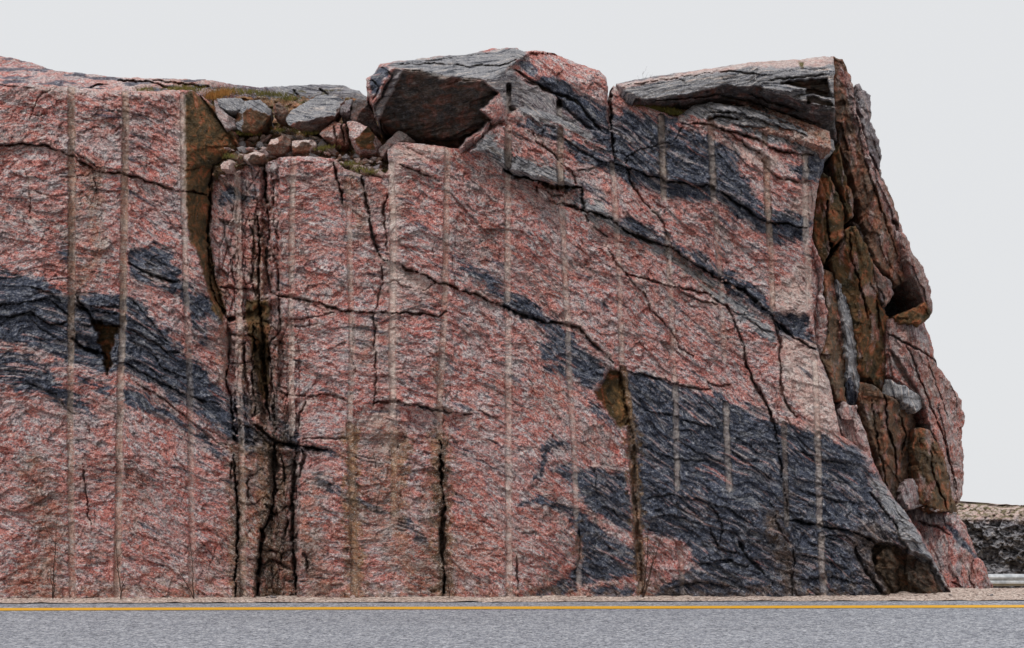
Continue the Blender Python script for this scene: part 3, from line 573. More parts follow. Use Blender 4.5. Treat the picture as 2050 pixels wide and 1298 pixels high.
KEYS_A = ('dark', 'brown', 'stripe', 'hole'); KEYS_B = ('stain', 'black', 'moss', 'pale')
def write_mesh(name, co3, quads, nrm, fl, A, B, mat, parent=None):
    used, inv = np.unique(quads, return_inverse=True); q = inv.reshape(quads.shape)
    me = bpy.data.meshes.new(name)
    me.vertices.add(len(used)); me.vertices.foreach_set('co', co3[used].astype(np.float32).ravel())
    nf = len(q); me.loops.add(nf * 4); me.loops.foreach_set('vertex_index', q.astype(np.int32).ravel())
    me.polygons.add(nf); me.polygons.foreach_set('loop_start', np.arange(0, nf * 4, 4, dtype=np.int32))
    me.polygons.foreach_set('loop_total', np.full(nf, 4, np.int32))
    me.polygons.foreach_set('use_smooth', np.ones(nf, bool))
    me.update(calc_edges=True)
    a = me.attributes.new('flow', 'FLOAT_VECTOR', 'POINT'); a.data.foreach_set('vector', fl[used].astype(np.float32).ravel())
    for nm, arr in (('kinda', A), ('kindb', B)):
        a = me.attributes.new(nm, 'FLOAT_COLOR', 'POINT'); a.data.foreach_set('color', arr[used].astype(np.float32).ravel())
    me.materials.append(mat)
    if nrm is not None: me.normals_split_custom_set_from_vertices(nrm[used])
    o = bpy.data.objects.new(name, me); COL.objects.link(o)
    if parent: o.parent = parent; o.matrix_parent_inverse = parent.matrix_basis.inverted() if False else o.matrix_parent_inverse
    return o

def relief(name, P, fn, step=1.7, back=1.5, edge=(.05, 7), amp=2.0, seed=0, parent=None, splits=None, origin=None, taper=.0, flowfn=None):
    """a solid rock body: outline P in photo pixels, fn(px,py) gives metres of depth and the rock kinds;
    walls run straight back from the outline for `back` metres."""
    P = rough_outline(P, amp, seed)
    xs = [p[0] for p in P]; ys = [p[1] for p in P]
    gx = np.arange(min(xs) - 2 * step, max(xs) + 2 * step, step); gy = np.arange(min(ys) - 2 * step, max(ys) + 2 * step, step)
    PX, PY = np.meshgrid(gx, gy); nx, ny = len(gx), len(gy)
    R = max(40, edge[1] * 3)
    dist = np.full(PX.shape, R, np.float32); NX = PX.copy(); NY = PY.copy()
    n = len(P)
    for i in range(n):
        a, b = P[i], P[(i + 1) % n]
        x0, x1 = sorted((a[0], b[0])); y0, y1 = sorted((a[1], b[1]))
        i0, i1 = np.searchsorted(gx, x0 - R), np.searchsorted(gx, x1 + R); j0, j1 = np.searchsorted(gy, y0 - R), np.searchsorted(gy, y1 + R)
        sx, sy = PX[j0:j1, i0:i1], PY[j0:j1, i0:i1]
        d, t, _ = seg_dist(sx, sy, a, b); m = d < dist[j0:j1, i0:i1]
        dist[j0:j1, i0:i1][m] = d[m]
        NX[j0:j1, i0:i1][m] = (a[0] + t * (b[0] - a[0]))[m]; NY[j0:j1, i0:i1][m] = (a[1] + t * (b[1] - a[1]))[m]
    # scanline inside test for cell centres and vertices
    inv_ = inpoly_rows(gx, gy, P); inc = inpoly_rows(gx[:-1] + step / 2, gy[:-1] + step / 2, P)
    idx = np.arange(nx * ny).reshape(ny, nx)
    q = np.stack([idx[:-1, :-1], idx[:-1, 1:], idx[1:, 1:], idx[1:, :-1]], -1)[inc]     # rows go down the picture
    q = q[:, ::-1]
    used = np.zeros(nx * ny, bool); used[q.ravel()] = True; used = used.reshape(ny, nx)
    snap = used & (~inv_ | (dist < .45 * step))
    X = np.where(snap, NX, PX); Y = np.where(snap, NY, PY); dist = np.where(snap, 0, dist)
    ids = np.nonzero(used.ravel())[0]; remap = np.full(nx * ny, -1); remap[ids] = np.arange(len(ids))
    x, y, ds = X.ravel()[ids], Y.ravel()[ids], dist.ravel()[ids]; q = remap[q]
    D, cls, hid = fn(x, y)
    D = D + edge[0] * np.clip(1 - ds / edge[1], 0, 1) ** 2
    s, t = (flowfn or flow)(x, y)
    wx, wy, wz = world(x, y, D)
    pts = np.stack([wx, wy, wz], 1); fl = np.stack([s / PXM, t / PXM, D], 1)
    A = np.stack([np.broadcast_to(cls.get(k, 0.0), x.shape) for k in KEYS_A], 1); B = np.stack([np.broadcast_to(cls.get(k, 0.0), x.shape) for k in KEYS_B], 1)
    # walls from the boundary edges
    e = np.concatenate([q[:, [0, 1]], q[:, [1, 2]], q[:, [2, 3]], q[:, [3, 0]]])
    key = np.minimum(e[:, 0], e[:, 1]) * (len(ids) + 1) + np.maximum(e[:, 0], e[:, 1])
    _, first, cnt = np.unique(key, return_index=True, return_counts=True)
    be = e[first[cnt == 1]]
    bv = np.unique(be); loc = np.full(len(ids), -1); loc[bv] = np.arange(len(bv))
    rows = [r for r in (.02, .06, .13, .24, .4, .65, 1.0, 1.5, 2.2, 3.2, 4.5, 6.0) if r < back] + [back]
    c = pts[bv].mean(0)
    prev = bv; allp, allf, allA, allB, allq = [pts], [fl], [A], [B], [q]; off = len(ids)
    zdir = np.zeros((len(bv), 3)); zdir[:, 1] = 1
    for r in rows:
        p = pts[bv] + zdir * r
        nn = fbm(x[bv] / 20 + r * 5, y[bv] / 20 + r * 3, 3, 140 + seed) * min(.08, r * .25)
        p[:, 2] -= np.abs(nn) * (pts[bv][:, 2] > .1); p[:, 0] += nn * .6
        if taper: p[:, 0] += (c[0] - p[:, 0]) * taper * r / back; p[:, 2] += (c[2] - p[:, 2]) * taper * r / back
        f = fl[bv].copy(); f[:, 2] += r
        allp.append(p); allf.append(f); A2 = A[bv].copy(); A2[:, 3] = 0; allA.append(A2); allB.append(B[bv])
        cur = off + np.arange(len(bv)); off += len(bv)
        pa, pb = (be[:, 0], be[:, 1]) if r == rows[0] else (prevv[loc[be[:, 0]]], prevv[loc[be[:, 1]]])
        allq.append(np.stack([pb, pa, cur[loc[be[:, 0]]], cur[loc[be[:, 1]]]], 1)); prevv = cur
    pts = np.concatenate(allp); fl = np.concatenate(allf); A = np.concatenate(allA); B = np.concatenate(allB); Q = np.concatenate(allq)
    # vertex normals
    v = pts[Q]; fnn = np.cross(v[:, 2] - v[:, 0], v[:, 3] - v[:, 1]); nr = np.zeros_like(pts)
    for k in range(4): 
        for ax in range(3): nr[:, ax] += np.bincount(Q[:, k], weights=fnn[:, ax], minlength=len(pts))
    nr /= np.maximum(np.linalg.norm(nr, axis=1, keepdims=True), 1e-12)
    if origin is not None:
        pts = pts - np.array(origin)
    objs = []
    nq = len(q)
    if splits and hid is not None:
        hf = hid[q]; fid = np.where((hf == hf[:, :1]).all(1), hf[:, 0], 0); fid = np.concatenate([fid, np.zeros(len(Q) - nq, int)])
        objs.append(write_mesh(name, pts, Q[fid == 0], nr, fl, A, B, ROCK, parent))
        for k in sorted(set(fid.tolist()) - {0}):
            objs.append(write_mesh(splits, pts, Q[fid == k], nr, fl, A, B, ROCK, parent))
    else:
        objs.append(write_mesh(name, pts, Q, nr, fl, A, B, ROCK, parent))
    if origin is not None:
        for o in objs:
            if not parent: o.location = origin
    return objs
def inpoly_rows(gx, gy, P):
    r = np.zeros((len(gy), len(gx)), bool); n = len(P)
    for j, yy in enumerate(gy):
        xs = []
        for i in range(n):
            (x0, y0), (x1, y1) = P[i], P[(i + 1) % n]
            if (y0 > yy) != (y1 > yy): xs.append((x1 - x0) * (yy - y0) / (y1 - y0) + x0)
        xs.sort()
        for k in range(0, len(xs) - 1, 2):
            r[j, np.searchsorted(gx, xs[k]):np.searchsorted(gx, xs[k + 1])] = True
    return r

def facets(planes, rough=1.0, crack=None, noise_seed=0, offs=(), cuts=(), add=None, fl=None):
    """planes: (cx,cy,d0,gx,gy,{kinds}); the deepest one wins, which gives a convex block with sharp arrises"""
    def fn(px, py):
        jx = 3 * fbm(px / 18, py / 18, 3, 21 + noise_seed); jy = 3 * fbm(px / 18, py / 18, 3, 27 + noise_seed)
        D = np.full(px.shape, -9.0); W = np.zeros(px.shape, int)
        for i, (cx, cy, d0, gx, gy, _) in enumerate(planes):
            v = d0 + gx * (px + 1.5 * jx - cx) + gy * (py + 1.5 * jy - cy); m = v > D; D = np.where(m, v, D); W = np.where(m, i, W)
        cls = {}
        for k in KEYS_A + KEYS_B:
            a = np.zeros(px.shape)
            for i, p in enumerate(planes): a = np.where(W == i, p[5].get(k, 0.0), a)
            cls[k] = a
        for P, o, sf, kinds in offs:
            m = mask(px + jx, py + jy, P, sf); D = D + o * m
            if kinds is not None:
                for k in KEYS_A + KEYS_B: cls[k] = cls[k] * (1 - m) + kinds.get(k, 0.0) * m
        s, t = (fl or flow)(px, py)
        v2, _ = chips(s / 30 + noise_seed, t / 14, 2); v3, _ = chips(s / 11, t / 6.5 + noise_seed, 3); v1, _ = chips(px / 60 + noise_seed, py / 50, 5)
        D = D + rough * (.022 * v1 + .013 * v2 + .006 * v3 - .016 * fbm(s / 36, t / 15, 5, 12 + noise_seed, .66))
        wob = 1 + .9 * fbm(px / 16, py / 16, 3, 51)
        for pts, hw, dp in cuts:
            hw = hw * .8; dp = dp * 1.8
            sel, d, al, sg = line(px + jx, py + jy, pts, hw * 3 + 6)
            if d is None: continue
            wd = hw * np.clip(wob[sel], .3, 1.7) * (.35 + .65 * np.minimum(1, np.minimum(al, 1 - al) * 7))
            D[sel] += dp * np.clip(1.2 * (1 - d / wd), 0, 1)
        hid = None
        if add: D, cls, hid = add(px, py, D, cls)
        return D, cls, hid
    return fn

# ------------------------------------------------------------------ ground, road
def slope(x): return .003 * x
def ground_z(x, y):
    r = ss(5.2, 8.5, x) * ss(.6, 9, y)
    z = slope(x) * (1 - ss(20, 60, abs(x))) - 2.75 * r
    far = np.clip(y - 24, 0, None)
    z = z - .05 * far - .10 * ss(-.06, .4, y) * (1 - r)
    far2 = np.clip(-y - 18, 0, None); z = z - .02 * np.minimum(far2, 200)
    return z
def make_ground():
    ax = np.concatenate([-np.geomspace(9, 1800, 26)[::-1], np.linspace(-8.6, 10, 60), np.geomspace(10.6, 1800, 28)])
    ay = np.concatenate([-np.geomspace(20, 1800, 18)[::-1], np.linspace(-18, -1, 14), np.linspace(-.8, 3, 24), np.geomspace(3.3, 1800, 46)])
    X, Y = np.meshgrid(ax, ay); Z = ground_z(X, Y)
    nat = ss(.5, 4, Y) + ss(14, 30, -Y)
    Z = Z + .05 * fbm(X * 1.1, Y * 1.1, 3, 3) * nat - .012 * (1 - nat)
    me = bpy.data.meshes.new('ground'); nx, ny = len(ax), len(ay)
    idx = np.arange(nx * ny).reshape(ny, nx); q = np.stack([idx[:-1, :-1], idx[:-1, 1:], idx[1:, 1:], idx[1:, :-1]], -1).reshape(-1, 4)
    me.from_pydata(np.stack([X, Y, Z], -1).reshape(-1, 3).tolist(), [], q.tolist())
    for p in me.polygons: p.use_smooth = True
    g = G('soil and dry grass', .95); tc = N(g.t, 'ShaderNodeTexCoord').outputs['Object']
    c = g.ramp(g.noise(tc, 1.2, 8, .7), [(.35, srgb(96, 84, 60)), (.5, srgb(142, 118, 74)), (.65, srgb(168, 128, 66))])
    c = g.mix(g.ramp(g.noise(tc, 40, 4, .7), [(.4, .5), (.6, 0.0)]), c, srgb(80, 68, 50)); g.L(c, g.b.inputs['Base Color'])
    g.L(g.bump(g.noise(tc, 30, 5), .03), g.b.inputs['Normal'])
    me.materials.append(g.m); o = bpy.data.objects.new('ground', me); COL.objects.link(o); tag(o, kind='structure')
make_ground()

def strip(name, y0, y1, mat, lift, x0=-60, x1=60, ny=2, nx=2, edge0=None, edge1=None, amp=0, kind='structure'):
    me = bpy.data.meshes.new(name); xs = np.linspace(x0, x1, nx); ys = np.linspace(y0, y1, ny)
    X, Y = np.meshgrid(xs, ys); Z = slope(X) + lift
    if amp: Y[0] += amp * fbm(xs * 3.1, xs * 0 + 3, 4, 6); Z = Z + amp * .25 * fbm(X * 14, Y * 14, 3, 9)
    idx = np.arange(nx * ny).reshape(ny, nx); q = np.stack([idx[:-1, :-1], idx[:-1, 1:], idx[1:, 1:], idx[1:, :-1]], -1).reshape(-1, 4)
    me.from_pydata(np.stack([X, Y, Z], -1).reshape(-1, 3).tolist(), [], q.tolist()); me.materials.append(mat)
    o = bpy.data.objects.new(name, me); COL.objects.link(o); tag(o, kind=kind); return o

def asphalt_mat():
    g = G('worn asphalt', .9); tc = N(g.t, 'ShaderNodeTexCoord').outputs['Object']
    v = g.vor(tc, 70).outputs['Color']; sp = N(g.t, 'ShaderNodeSeparateColor'); g.L(v, sp.inputs[0])
    v2 = g.vor(tc, 28).outputs['Color']; sp2 = N(g.t, 'ShaderNodeSeparateColor'); g.L(v2, sp2.inputs[0])
    f = g.math('ADD', g.math('MULTIPLY', sp.outputs[0], .6), g.math('MULTIPLY', sp2.outputs[0], .4))
    c = g.ramp(f, [(.12, srgb(88, 90, 98)), (.38, srgb(146, 148, 156)), (.6, srgb(164, 167, 176)), (.88, srgb(216, 216, 220))])
    c = g.mix(g.ramp(g.noise(g.vmul(tc, (.15, 1.2, 1)), 2.2, 4), [(.4, .0), (.7, .2)]), c, srgb(110, 112, 118))
    g.L(c, g.b.inputs['Base Color']); g.L(g.bump(f, .008), g.b.inputs['Normal']); return g.m
def gravel_mat(name, cols, sc=45):
    g = G(name, .95); tc = N(g.t, 'ShaderNodeTexCoord').outputs['Object']
    v = g.vor(tc, sc); sp = N(g.t, 'ShaderNodeSeparateColor'); g.L(v.outputs['Color'], sp.inputs[0])
    c = g.ramp(sp.outputs[0], [(.05, cols[0]), (.35, cols[1]), (.65, cols[2]), (.95, cols[3])])
    g.L(c, g.b.inputs['Base Color']); g.L(g.bump(g.math('SUBTRACT', 1.0, v.outputs['Distance']), .012), g.b.inputs['Normal']); return g.m
ASPH = asphalt_mat()
GRAV = gravel_mat('pinkish shoulder gravel', [srgb(112, 94, 86), srgb(182, 160, 148), srgb(210, 188, 176), srgb(240, 226, 214)])
strip('road', -13.0, -.44, ASPH, 0.004, nx=300, ny=8)
strip('gravel_shoulder', -.56, .9, GRAV, 0.014, nx=900, ny=16, amp=.05)
def paint_mat():
    g = G('worn yellow road paint', .7); tc = N(g.t, 'ShaderNodeTexCoord').outputs['Object']
    c = g.ramp(g.noise(tc, 60, 5, .7), [(.3, srgb(205, 150, 40)), (.5, srgb(238, 178, 44)), (.7, srgb(246, 196, 84))])
    c = g.mix(g.ramp(g.noise(tc, 16, 6, .75), [(.58, 0.0), (.66, .6)]), c, srgb(150, 146, 140))
    g.L(c, g.b.inputs['Base Color']); return g.m
o = strip('yellow_line', -1.29, -1.03, paint_mat(), 0.009, nx=300)
ASPHW = 7.0

# ------------------------------------------------------------------ the cliff
cliff = empty('rock_cliff'); tag(cliff, 'high blasted roadside cliff of pink granite and dark gneiss, scored by upright drill holes', 'cliff')

CL = [(-260,1225),(-260,150),(-120,165),(0,168),(50,168),(110,171),(145,174),(200,179),(250,182),(310,183),(345,180),(385,181),(405,192),(430,213),(445,250),(470,265),(480,300),(455,318),
      (436,334),(470,332),(500,322),(530,328),(545,322),(560,315),(600,313),(640,314),(668,318),(690,338),(722,350),(765,354),(778,340),(776,300),(790,283),(830,287),(870,291),(900,296),
      (930,300),(942,292),(960,270),(975,258),(1000,238),(1040,215),(1100,225),(1160,250),(1215,260),(1221,180),(1228,172),(1245,182),(1262,205),(1300,215),(1330,226),(1352,236),
      (1366,228),(1385,212),(1420,205),(1500,215),(1560,235),(1620,262),(1668,280),(1672,300),(1650,320),(1648,345),(1642,350),(1636,385),(1628,447),(1625,478),(1640,516),(1648,562),(1640,590),(1628,630),
      (1634,689),(1640,713),(1661,765),(1673,827),(1684,872),(1716,890),(1744,914),(1765,959),(1790,997),(1811,1023),(1841,1066),(1866,1115),(1887,1154),(1906,1191),(1914,1225)]
relief('rock_face', CL, face_fields, step=1.6, back=3.2, edge=(.10, 12), amp=1.6, seed=1, parent=cliff, splits='drill_groove')

PK = {}; DK = dict(dark=1.0); ST = dict(stripe=1.0); BR = dict(brown=1.0); DB = dict(brown=.75, dark=1.0); SD = dict(stripe=.5, dark=.6)
GB = dict(brown=.55, dark=.6)

# side slabs at the right-hand end: each its own plane, receding to the right
def slab(P, d0, gx, gy, kinds, seed, back=1.6, rough=.8, offs=(), cuts=(), step=1.7, amp=3.4, planes=()):
    cx = sum(p[0] for p in P) / len(P); cy = sum(p[1] for p in P) / len(P)
    rq = random.Random(seed * 7); wd_ = (max(p[0] for p in P) - min(p[0] for p in P)) * .5; ht_ = (max(p[1] for p in P) - min(p[1] for p in P)) * .5
    pl = [(cx, cy, d0, gx, gy, kinds)] + [(cx + rq.uniform(-.3, .5) * wd_, cy + rq.uniform(-.7, .7) * ht_, d0 + .01, gx + rq.choice([-1, 1]) * rq.uniform(.005, .011), gy + rq.uniform(-.0022, .0022), kinds) for _ in range(4)] + [(cx + a, cy + b, d0 + c, e, f, k) for a, b, c, e, f, k in planes]
    fl2 = lambda px, py: (py * 1.0 + .3 * px + seed * 90 + 14 * fbm(px / 60, py / 120, 2, 344), (px - .28 * py) * .95 + 10 * fbm(px / 50, py / 150, 3, 345))
    def add(px, py, D, cls):
        s = px - .25 * py; n = fbm(px / 9 + seed, py / 60, 3, 300 + seed % 7)        # splintering down the slab
        sa, ta = fl2(px, py); c1, e1 = chips(sa / 75, ta / 20, 61); c2, e2 = chips(sa / 26, ta / 10, 62)
        D = D + .006 * n + .075 * c1 + .026 * c2
        m = ss(.2, .55, fbm(px / 22 + seed, py / 50, 4, 320)) * .45
        if kinds.get('brown', 0) > .5: cls['brown'] = cls['brown'] * (1 - m)
        cls['stripe'] = np.maximum(cls['stripe'], .5 * ss(.3, .5, fbm(px / 18, py / 50 + seed, 2, 331)))
        return D, cls, None
    gr = lambda px, py: (py * 1.0 + .3 * px + seed * 90 + 14 * fbm(px / 60, py / 120, 2, 344), (px - .28 * py) * .95 + 10 * fbm(px / 50, py / 150, 3, 345))
    return relief('side_slab', P, facets(pl, rough, noise_seed=seed, offs=offs, cuts=cuts, add=add, fl=gr), step=step, back=back, edge=(.04, 3.5), amp=amp, seed=seed, parent=cliff, flowfn=gr)

# dark core behind the slabs
slab([(1560,300),(1700,200),(1735,240),(1755,330),(1790,450),(1820,540),(1850,640),(1855,720),(1890,800),(1905,900),(1905,1010),(1850,1100),(1880,1190),(1500,1190),(1480,700),(1500,480)],1.5,.001,0,DB,2,back=3.0,offs=[([(1770,630),(1775,600),(1785,560),(1815,535),(1850,540),(1870,600),(1860,640),(1800,650)],1.1,2,dict(dark=1.0,black=.6)),([(1810,900),(1830,890),(1838,960),(1820,985)],.7,2,DK)])  # cave and gap get their shade painted in dark colours, besides real depth
slab([(1640,352),(1648,346),(1662,354),(1689,416),(1691,470),(1677,485),(1662,500),(1650,528),(1640,516),(1626,478),(1629,427),(1633,385)],.25,.006,0,BR,11,back=1.2,cuts=[([(1657,400),(1655,440),(1662,490)],3,.12),([(1662,486),(1668,500)],5,.2)])
slab([(1661,300),(1681,285),(1687,339),(1708,393),(1708,435),(1697,443),(1685,377),(1673,366)],.42,.006,0,BR,12,back=1.2)
slab([(1652,170),(1664,112),(1685,120),(1706,158),(1712,205),(1728,270),(1742,312),(1758,345),(1781,388),(1797,430),(1808,468),(1820,500),(1830,535),(1822,551),(1800,572),(1781,555),(1750,520),(1731,470),(1716,400),(1700,335),(1678,290),(1668,225)],
     .62,.005,0,dict(brown=.8),13,back=2.2,offs=[([(1680,130),(1705,160),(1728,270),(1758,345),(1808,468),(1828,535),(1812,530),(1780,440),(1740,340),(1715,270),(1695,190)],-.03,5,dict(stripe=.25,pale=.1)),],
     cuts=[([(1712,205),(1725,300),(1750,380),(1775,450),(1800,530)],2.4,.06),([(1785,440),(1797,458)],6,.2)])
slab([(1711,171),(1720,167),(1741,192),(1745,243),(1764,302),(1762,343),(1742,320),(1728,262),(1714,215)],1.25,.004,0,SD,14,back=1.4)
slab([(1745,300),(1762,343),(1781,385),(1806,460),(1822,485),(1825,506),(1845,528),(1860,562),(1865,600),(1867,626),(1855,640),(1845,630),(1850,609),(1834,567),(1822,550),(1795,470),(1770,400),(1745,335)],1.0,.004,0,dict(stripe=.3,brown=.25),15,back=1.6)
slab([(1786,634),(1838,616),(1850,606),(1867,626),(1856,641),(1842,648),(1800,650)],.9,.003,0,BR,16,back=1.4)
slab([(1692,460),(1712,450),(1735,490),(1752,545),(1762,602),(1779,640),(1772,671),(1774,744),(1766,790),(1744,760),(1720,748),(1713,689),(1700,619),(1672,560),(1660,520),(1676,500)],.50,.004,0,BR,17,back=1.4,cuts=[([(1700,470),(1704,520),(1722,570),(1738,640)],3,.1),([(1755,600),(1760,660)],2.5,.08)])
slab([(1706,445),(1722,452),(1745,520),(1760,545),(1782,560),(1790,590),(1775,612),(1762,600),(1748,545),(1725,480)],.72,.004,0,GB,18,back=1.2)
slab([(1625,480),(1642,516),(1650,545),(1648,590),(1662,640),(1656,690),(1642,722),(1633,690),(1626,620),(1640,590),(1646,562),(1636,516)],.14,.006,0,dict(pale=.1),19,back=1.0)
slab([(1648,540),(1668,545),(1682,619),(1692,671),(1697,744),(1690,772),(1694,812),(1673,800),(1661,758),(1641,716),(1652,690),(1660,650),(1650,590)],.28,.006,0,dict(brown=.9),20,back=1.2)
slab([(1672,560),(1690,570),(1703,600),(1713,671),(1722,744),(1722,793),(1713,813),(1690,807),(1696,740),(1690,671),(1681,619)],.62,.003,0,dict(stripe=1.0),21,back=1.2,planes=[(0,80,.12,0,.004,DK)])
slab([(1775,640),(1800,630),(1845,637),(1862,671),(1872,723),(1897,760),(1924,800),(1931,834),(1924,880),(1929,930),(1928,980),(1921,1008),(1907,1003),(1890,918),(1869,872),(1848,807),(1838,789),(1810,772),(1775,751),(1770,689)],1.05,.006,0,dict(brown=.2),22,back=2.6,rough=.9,
     offs=[([(1780,700),(1800,720),(1838,789),(1820,775),(1800,745)],.14,3,GB),([(1800,640),(1845,640),(1862,690),(1830,680)],-.04,4,dict(stripe=.7))],
     cuts=[([(1776,668),(1800,680),(1840,700),(1872,723)],3,.1),([(1815,690),(1850,780),(1890,880),(1915,980)],2.6,.09),([(1870,720),(1880,740)],3,.1),([(1850,700),(1870,760),(1900,840)],2,.05)])
slab([(1770,757),(1807,772),(1838,789),(1848,800),(1845,817),(1834,827),(1813,806),(1793,799),(1772,792)],.80,.004,-.006,dict(stripe=1.0),23,back=.9,rough=.7)
slab([(1718,765),(1745,770),(1772,790),(1793,799),(1830,830),(1832,862),(1820,897),(1818,963),(1802,1004),(1790,1010),(1772,990),(1758,914),(1737,862),(1716,813)],.66,.005,0,dict(brown=.85,dark=.3),24,back=1.3,
     cuts=[([(1772,790),(1775,850),(1790,900),(1795,960)],3,.12),([(1800,830),(1812,870),(1805,910)],2.6,.1),([(1745,800),(1760,900),(1775,980)],2.4,.08)])
slab([(1831,857),(1862,862),(1890,911),(1907,1000),(1919,1028),(1880,1024),(1845,1008),(1838,985),(1838,959),(1827,897)],.95,.005,0,dict(brown=.95),25,back=1.5,cuts=[([(1862,900),(1870,960),(1890,1000),(1896,1024)],2.6,.1)])
slab([(1689,806),(1713,813),(1732,862),(1746,914),(1758,966),(1792,1012),(1775,990),(1744,922),(1716,895),(1684,872),(1676,830)],.30,.006,0,dict(pale=.35,dark=.2),26,back=1.0)
slab([(1806,965),(1830,960),(1845,1000),(1850,1014),(1815,1020),(1800,1005)],.85,.003,0,dict(stripe=.6),27,back=.9)
# the low foot block
slab([(1798,1004),(1835,1001),(1869,1018),(1903,1028),(1920,1030),(1934,1053),(1958,1115),(1972,1132),(1988,1176),(1996,1215),(1890,1215),(1870,1150),(1850,1115),(1825,1066),(1800,1023)],1.05,.004,-.0016,dict(),28,back=3.5,rough=1.2,
     offs=[([(1887,1045),(1905,1050),(1930,1080),(1957,1115),(1950,1117),(1915,1085)],.03,3,DK),([(1800,1010),(1870,1025),(1910,1040),(1890,1050),(1830,1045)],-.02,5,dict(stripe=.9)),
           ([(1870,1130),(1900,1180),(1890,1200),(1860,1150)],.12,4,DK)],
     cuts=[([(1840,1045),(1875,1055),(1900,1070)],3,.1),([(1950,1120),(1940,1160),(1960,1199)],2.5,.07),([(1905,1165),(1940,1190)],3,.09)])

# ledges between the slab and the drilled face
def onebody(name, P, planes, label=None, cat='rock', back=1.0, seed=0, rough=1.0, offs=(), cuts=(), add=None, step=1.9, amp=1.8, edge=(.04, 5), parent=None, splits=None, taper=0., group=None):
    xs = [p[0] for p in P]; ys = [p[1] for p in P]
    d = planes[0][2]; org = None
    if parent is None: org = tuple(W3(sum(xs) / len(xs), max(ys), d))
    r = relief(name, P, facets(planes, rough, noise_seed=seed, offs=offs, cuts=cuts, add=add), step=step, back=back, edge=edge, amp=amp, seed=seed, parent=parent, origin=org, splits=splits, taper=taper)
    if label: tag(r[0], label, cat, group)
    return r

# ridge behind the drilled face on the left
RG = [(-260,215),(-260,70),(-100,98),(0,112),(50,122),(75,130),(110,142),(170,147),(230,155),(300,157),(370,158),(430,162),(470,170),(520,175),(580,172),(650,169),(690,172),(720,183),(742,202),(760,240),(760,262),(470,262),(420,215)]
def ridge_add(px, py, D, cls):
    top = np.interp(px, [p[0] for p in RG[1:19]], [p[1] for p in RG[1:19]])
    D = np.maximum(D, .62) + .75 * ss(400, 480, px)
    cls['dark'] = np.maximum(.8 * ss(420, 500, px), ss(.1, .3, fbm(px / 70, py / 9, 3, 402)) * .9)
    cls['stripe'] = ss(520, 560, px) * .8
    cls['pale'] = np.maximum(cls['pale'], .3 * ss(150, 250, px) * (1 - ss(420, 470, px)))
    cls['moss'] = .9 * ss(.25, .4, fbm(px / 22, py / 8, 3, 410)) * ss(290, 330, px) * ss(6, 14, py - top) * (1 - ss(690, 700, px))
    return D, cls, None
onebody('rear_ledge', RG, [(400, 185, .62, 0, -.010, dict()), (400, 168, .8, 0, -.03, dict())], back=3.5, seed=31, rough=1.2, add=ridge_add, step=2.0, parent=cliff,
        cuts=[([(235,162),(300,165),(345,178)],3,.15),([(180,175),(215,168)],2.5,.1),([(300,160),(420,176)],3,.12),([(590,180),(600,200)],3,.1),([(640,178),(660,195)],3,.1)])
# rubble slope in the gully
def gully_add(px, py, D, cls):
    n = fbm(px / 30, py / 14, 3, 420)
    cls['moss'] = .85 * ss(.05, .35, n); cls['stain'] = np.full(px.shape, .7); cls['brown'] = ss(.2, -.1, n) * .8
    v, e = chips(px / 9, py / 6, 8); D = D + .05 * v
    return D, cls, None
onebody('rubble_ledge', [(425,350),(428,196),(480,190),(560,190),(640,190),(700,195),(745,205),(790,270),(790,345),(775,356),(765,362),(690,356),(640,330),(560,330),(470,340)],
        [(600, 345, .34, 0, -.0068, {})], back=1.0, seed=32, rough=1.0, add=gully_add, parent=cliff)
def ledge2_add(px, py, D, cls):
    n = fbm(px / 26, py / 9, 3, 430); cls['moss'] = .9 * ss(-.1, .2, n) * (1 - ss(1350, 1370, px)); cls['stain'] = np.full(px.shape, .6)
    v, e = chips(px / 9, py / 6, 8); D = D + .04 * v
    return D, cls, None
onebody('moss_ledge', [(1262,232),(1272,196),(1330,196),(1420,192),(1500,200),(1600,240),(1660,262),(1665,300),(1560,270),(1450,250),(1340,245)],
        [(1400, 235, .16, 0, -.008, {})], back=1.0, seed=33, add=ledge2_add, parent=cliff)

# ---- the great block that overhangs the gully
CAPO = [(733,175),(734,158),(745,150),(762,128),(800,122),(830,120),(875,112),(930,111),(980,98),(1035,96),(1050,103),(1075,102),(1110,108),(1150,125),(1200,142),(1212,155),(1217,175),(1217,205),(1221,270),(1222,312),(1190,292),(1162,275),(1116,254),(1054,240),(1024,250),(1000,243),(982,244),(970,262),(945,286),(920,298),(880,292),(840,284),(800,268),(765,250),(748,225),(745,208),(738,195)]
def cap_flow(px, py):
    s, t = flow(px, py); k = ss(990, 1060, px)
    t0 = py + .10 * px - 462 + 8 * fbm(px / 120, py / 60, 2, 733); return px * (1 - k) + s * k, t0 * (1 - k) + t * k
def slab_flow(px, py):
    bend = 14 * ss(1490, 1530, px) - 16 * ss(1535, 1640, px)
    return px, py + .17 * (px - 1232) * (px < 1e9) - .10 * np.clip(px - 1500, 0, 200) + bend + 3 * fbm(px / 60, py / 30, 3, 734)
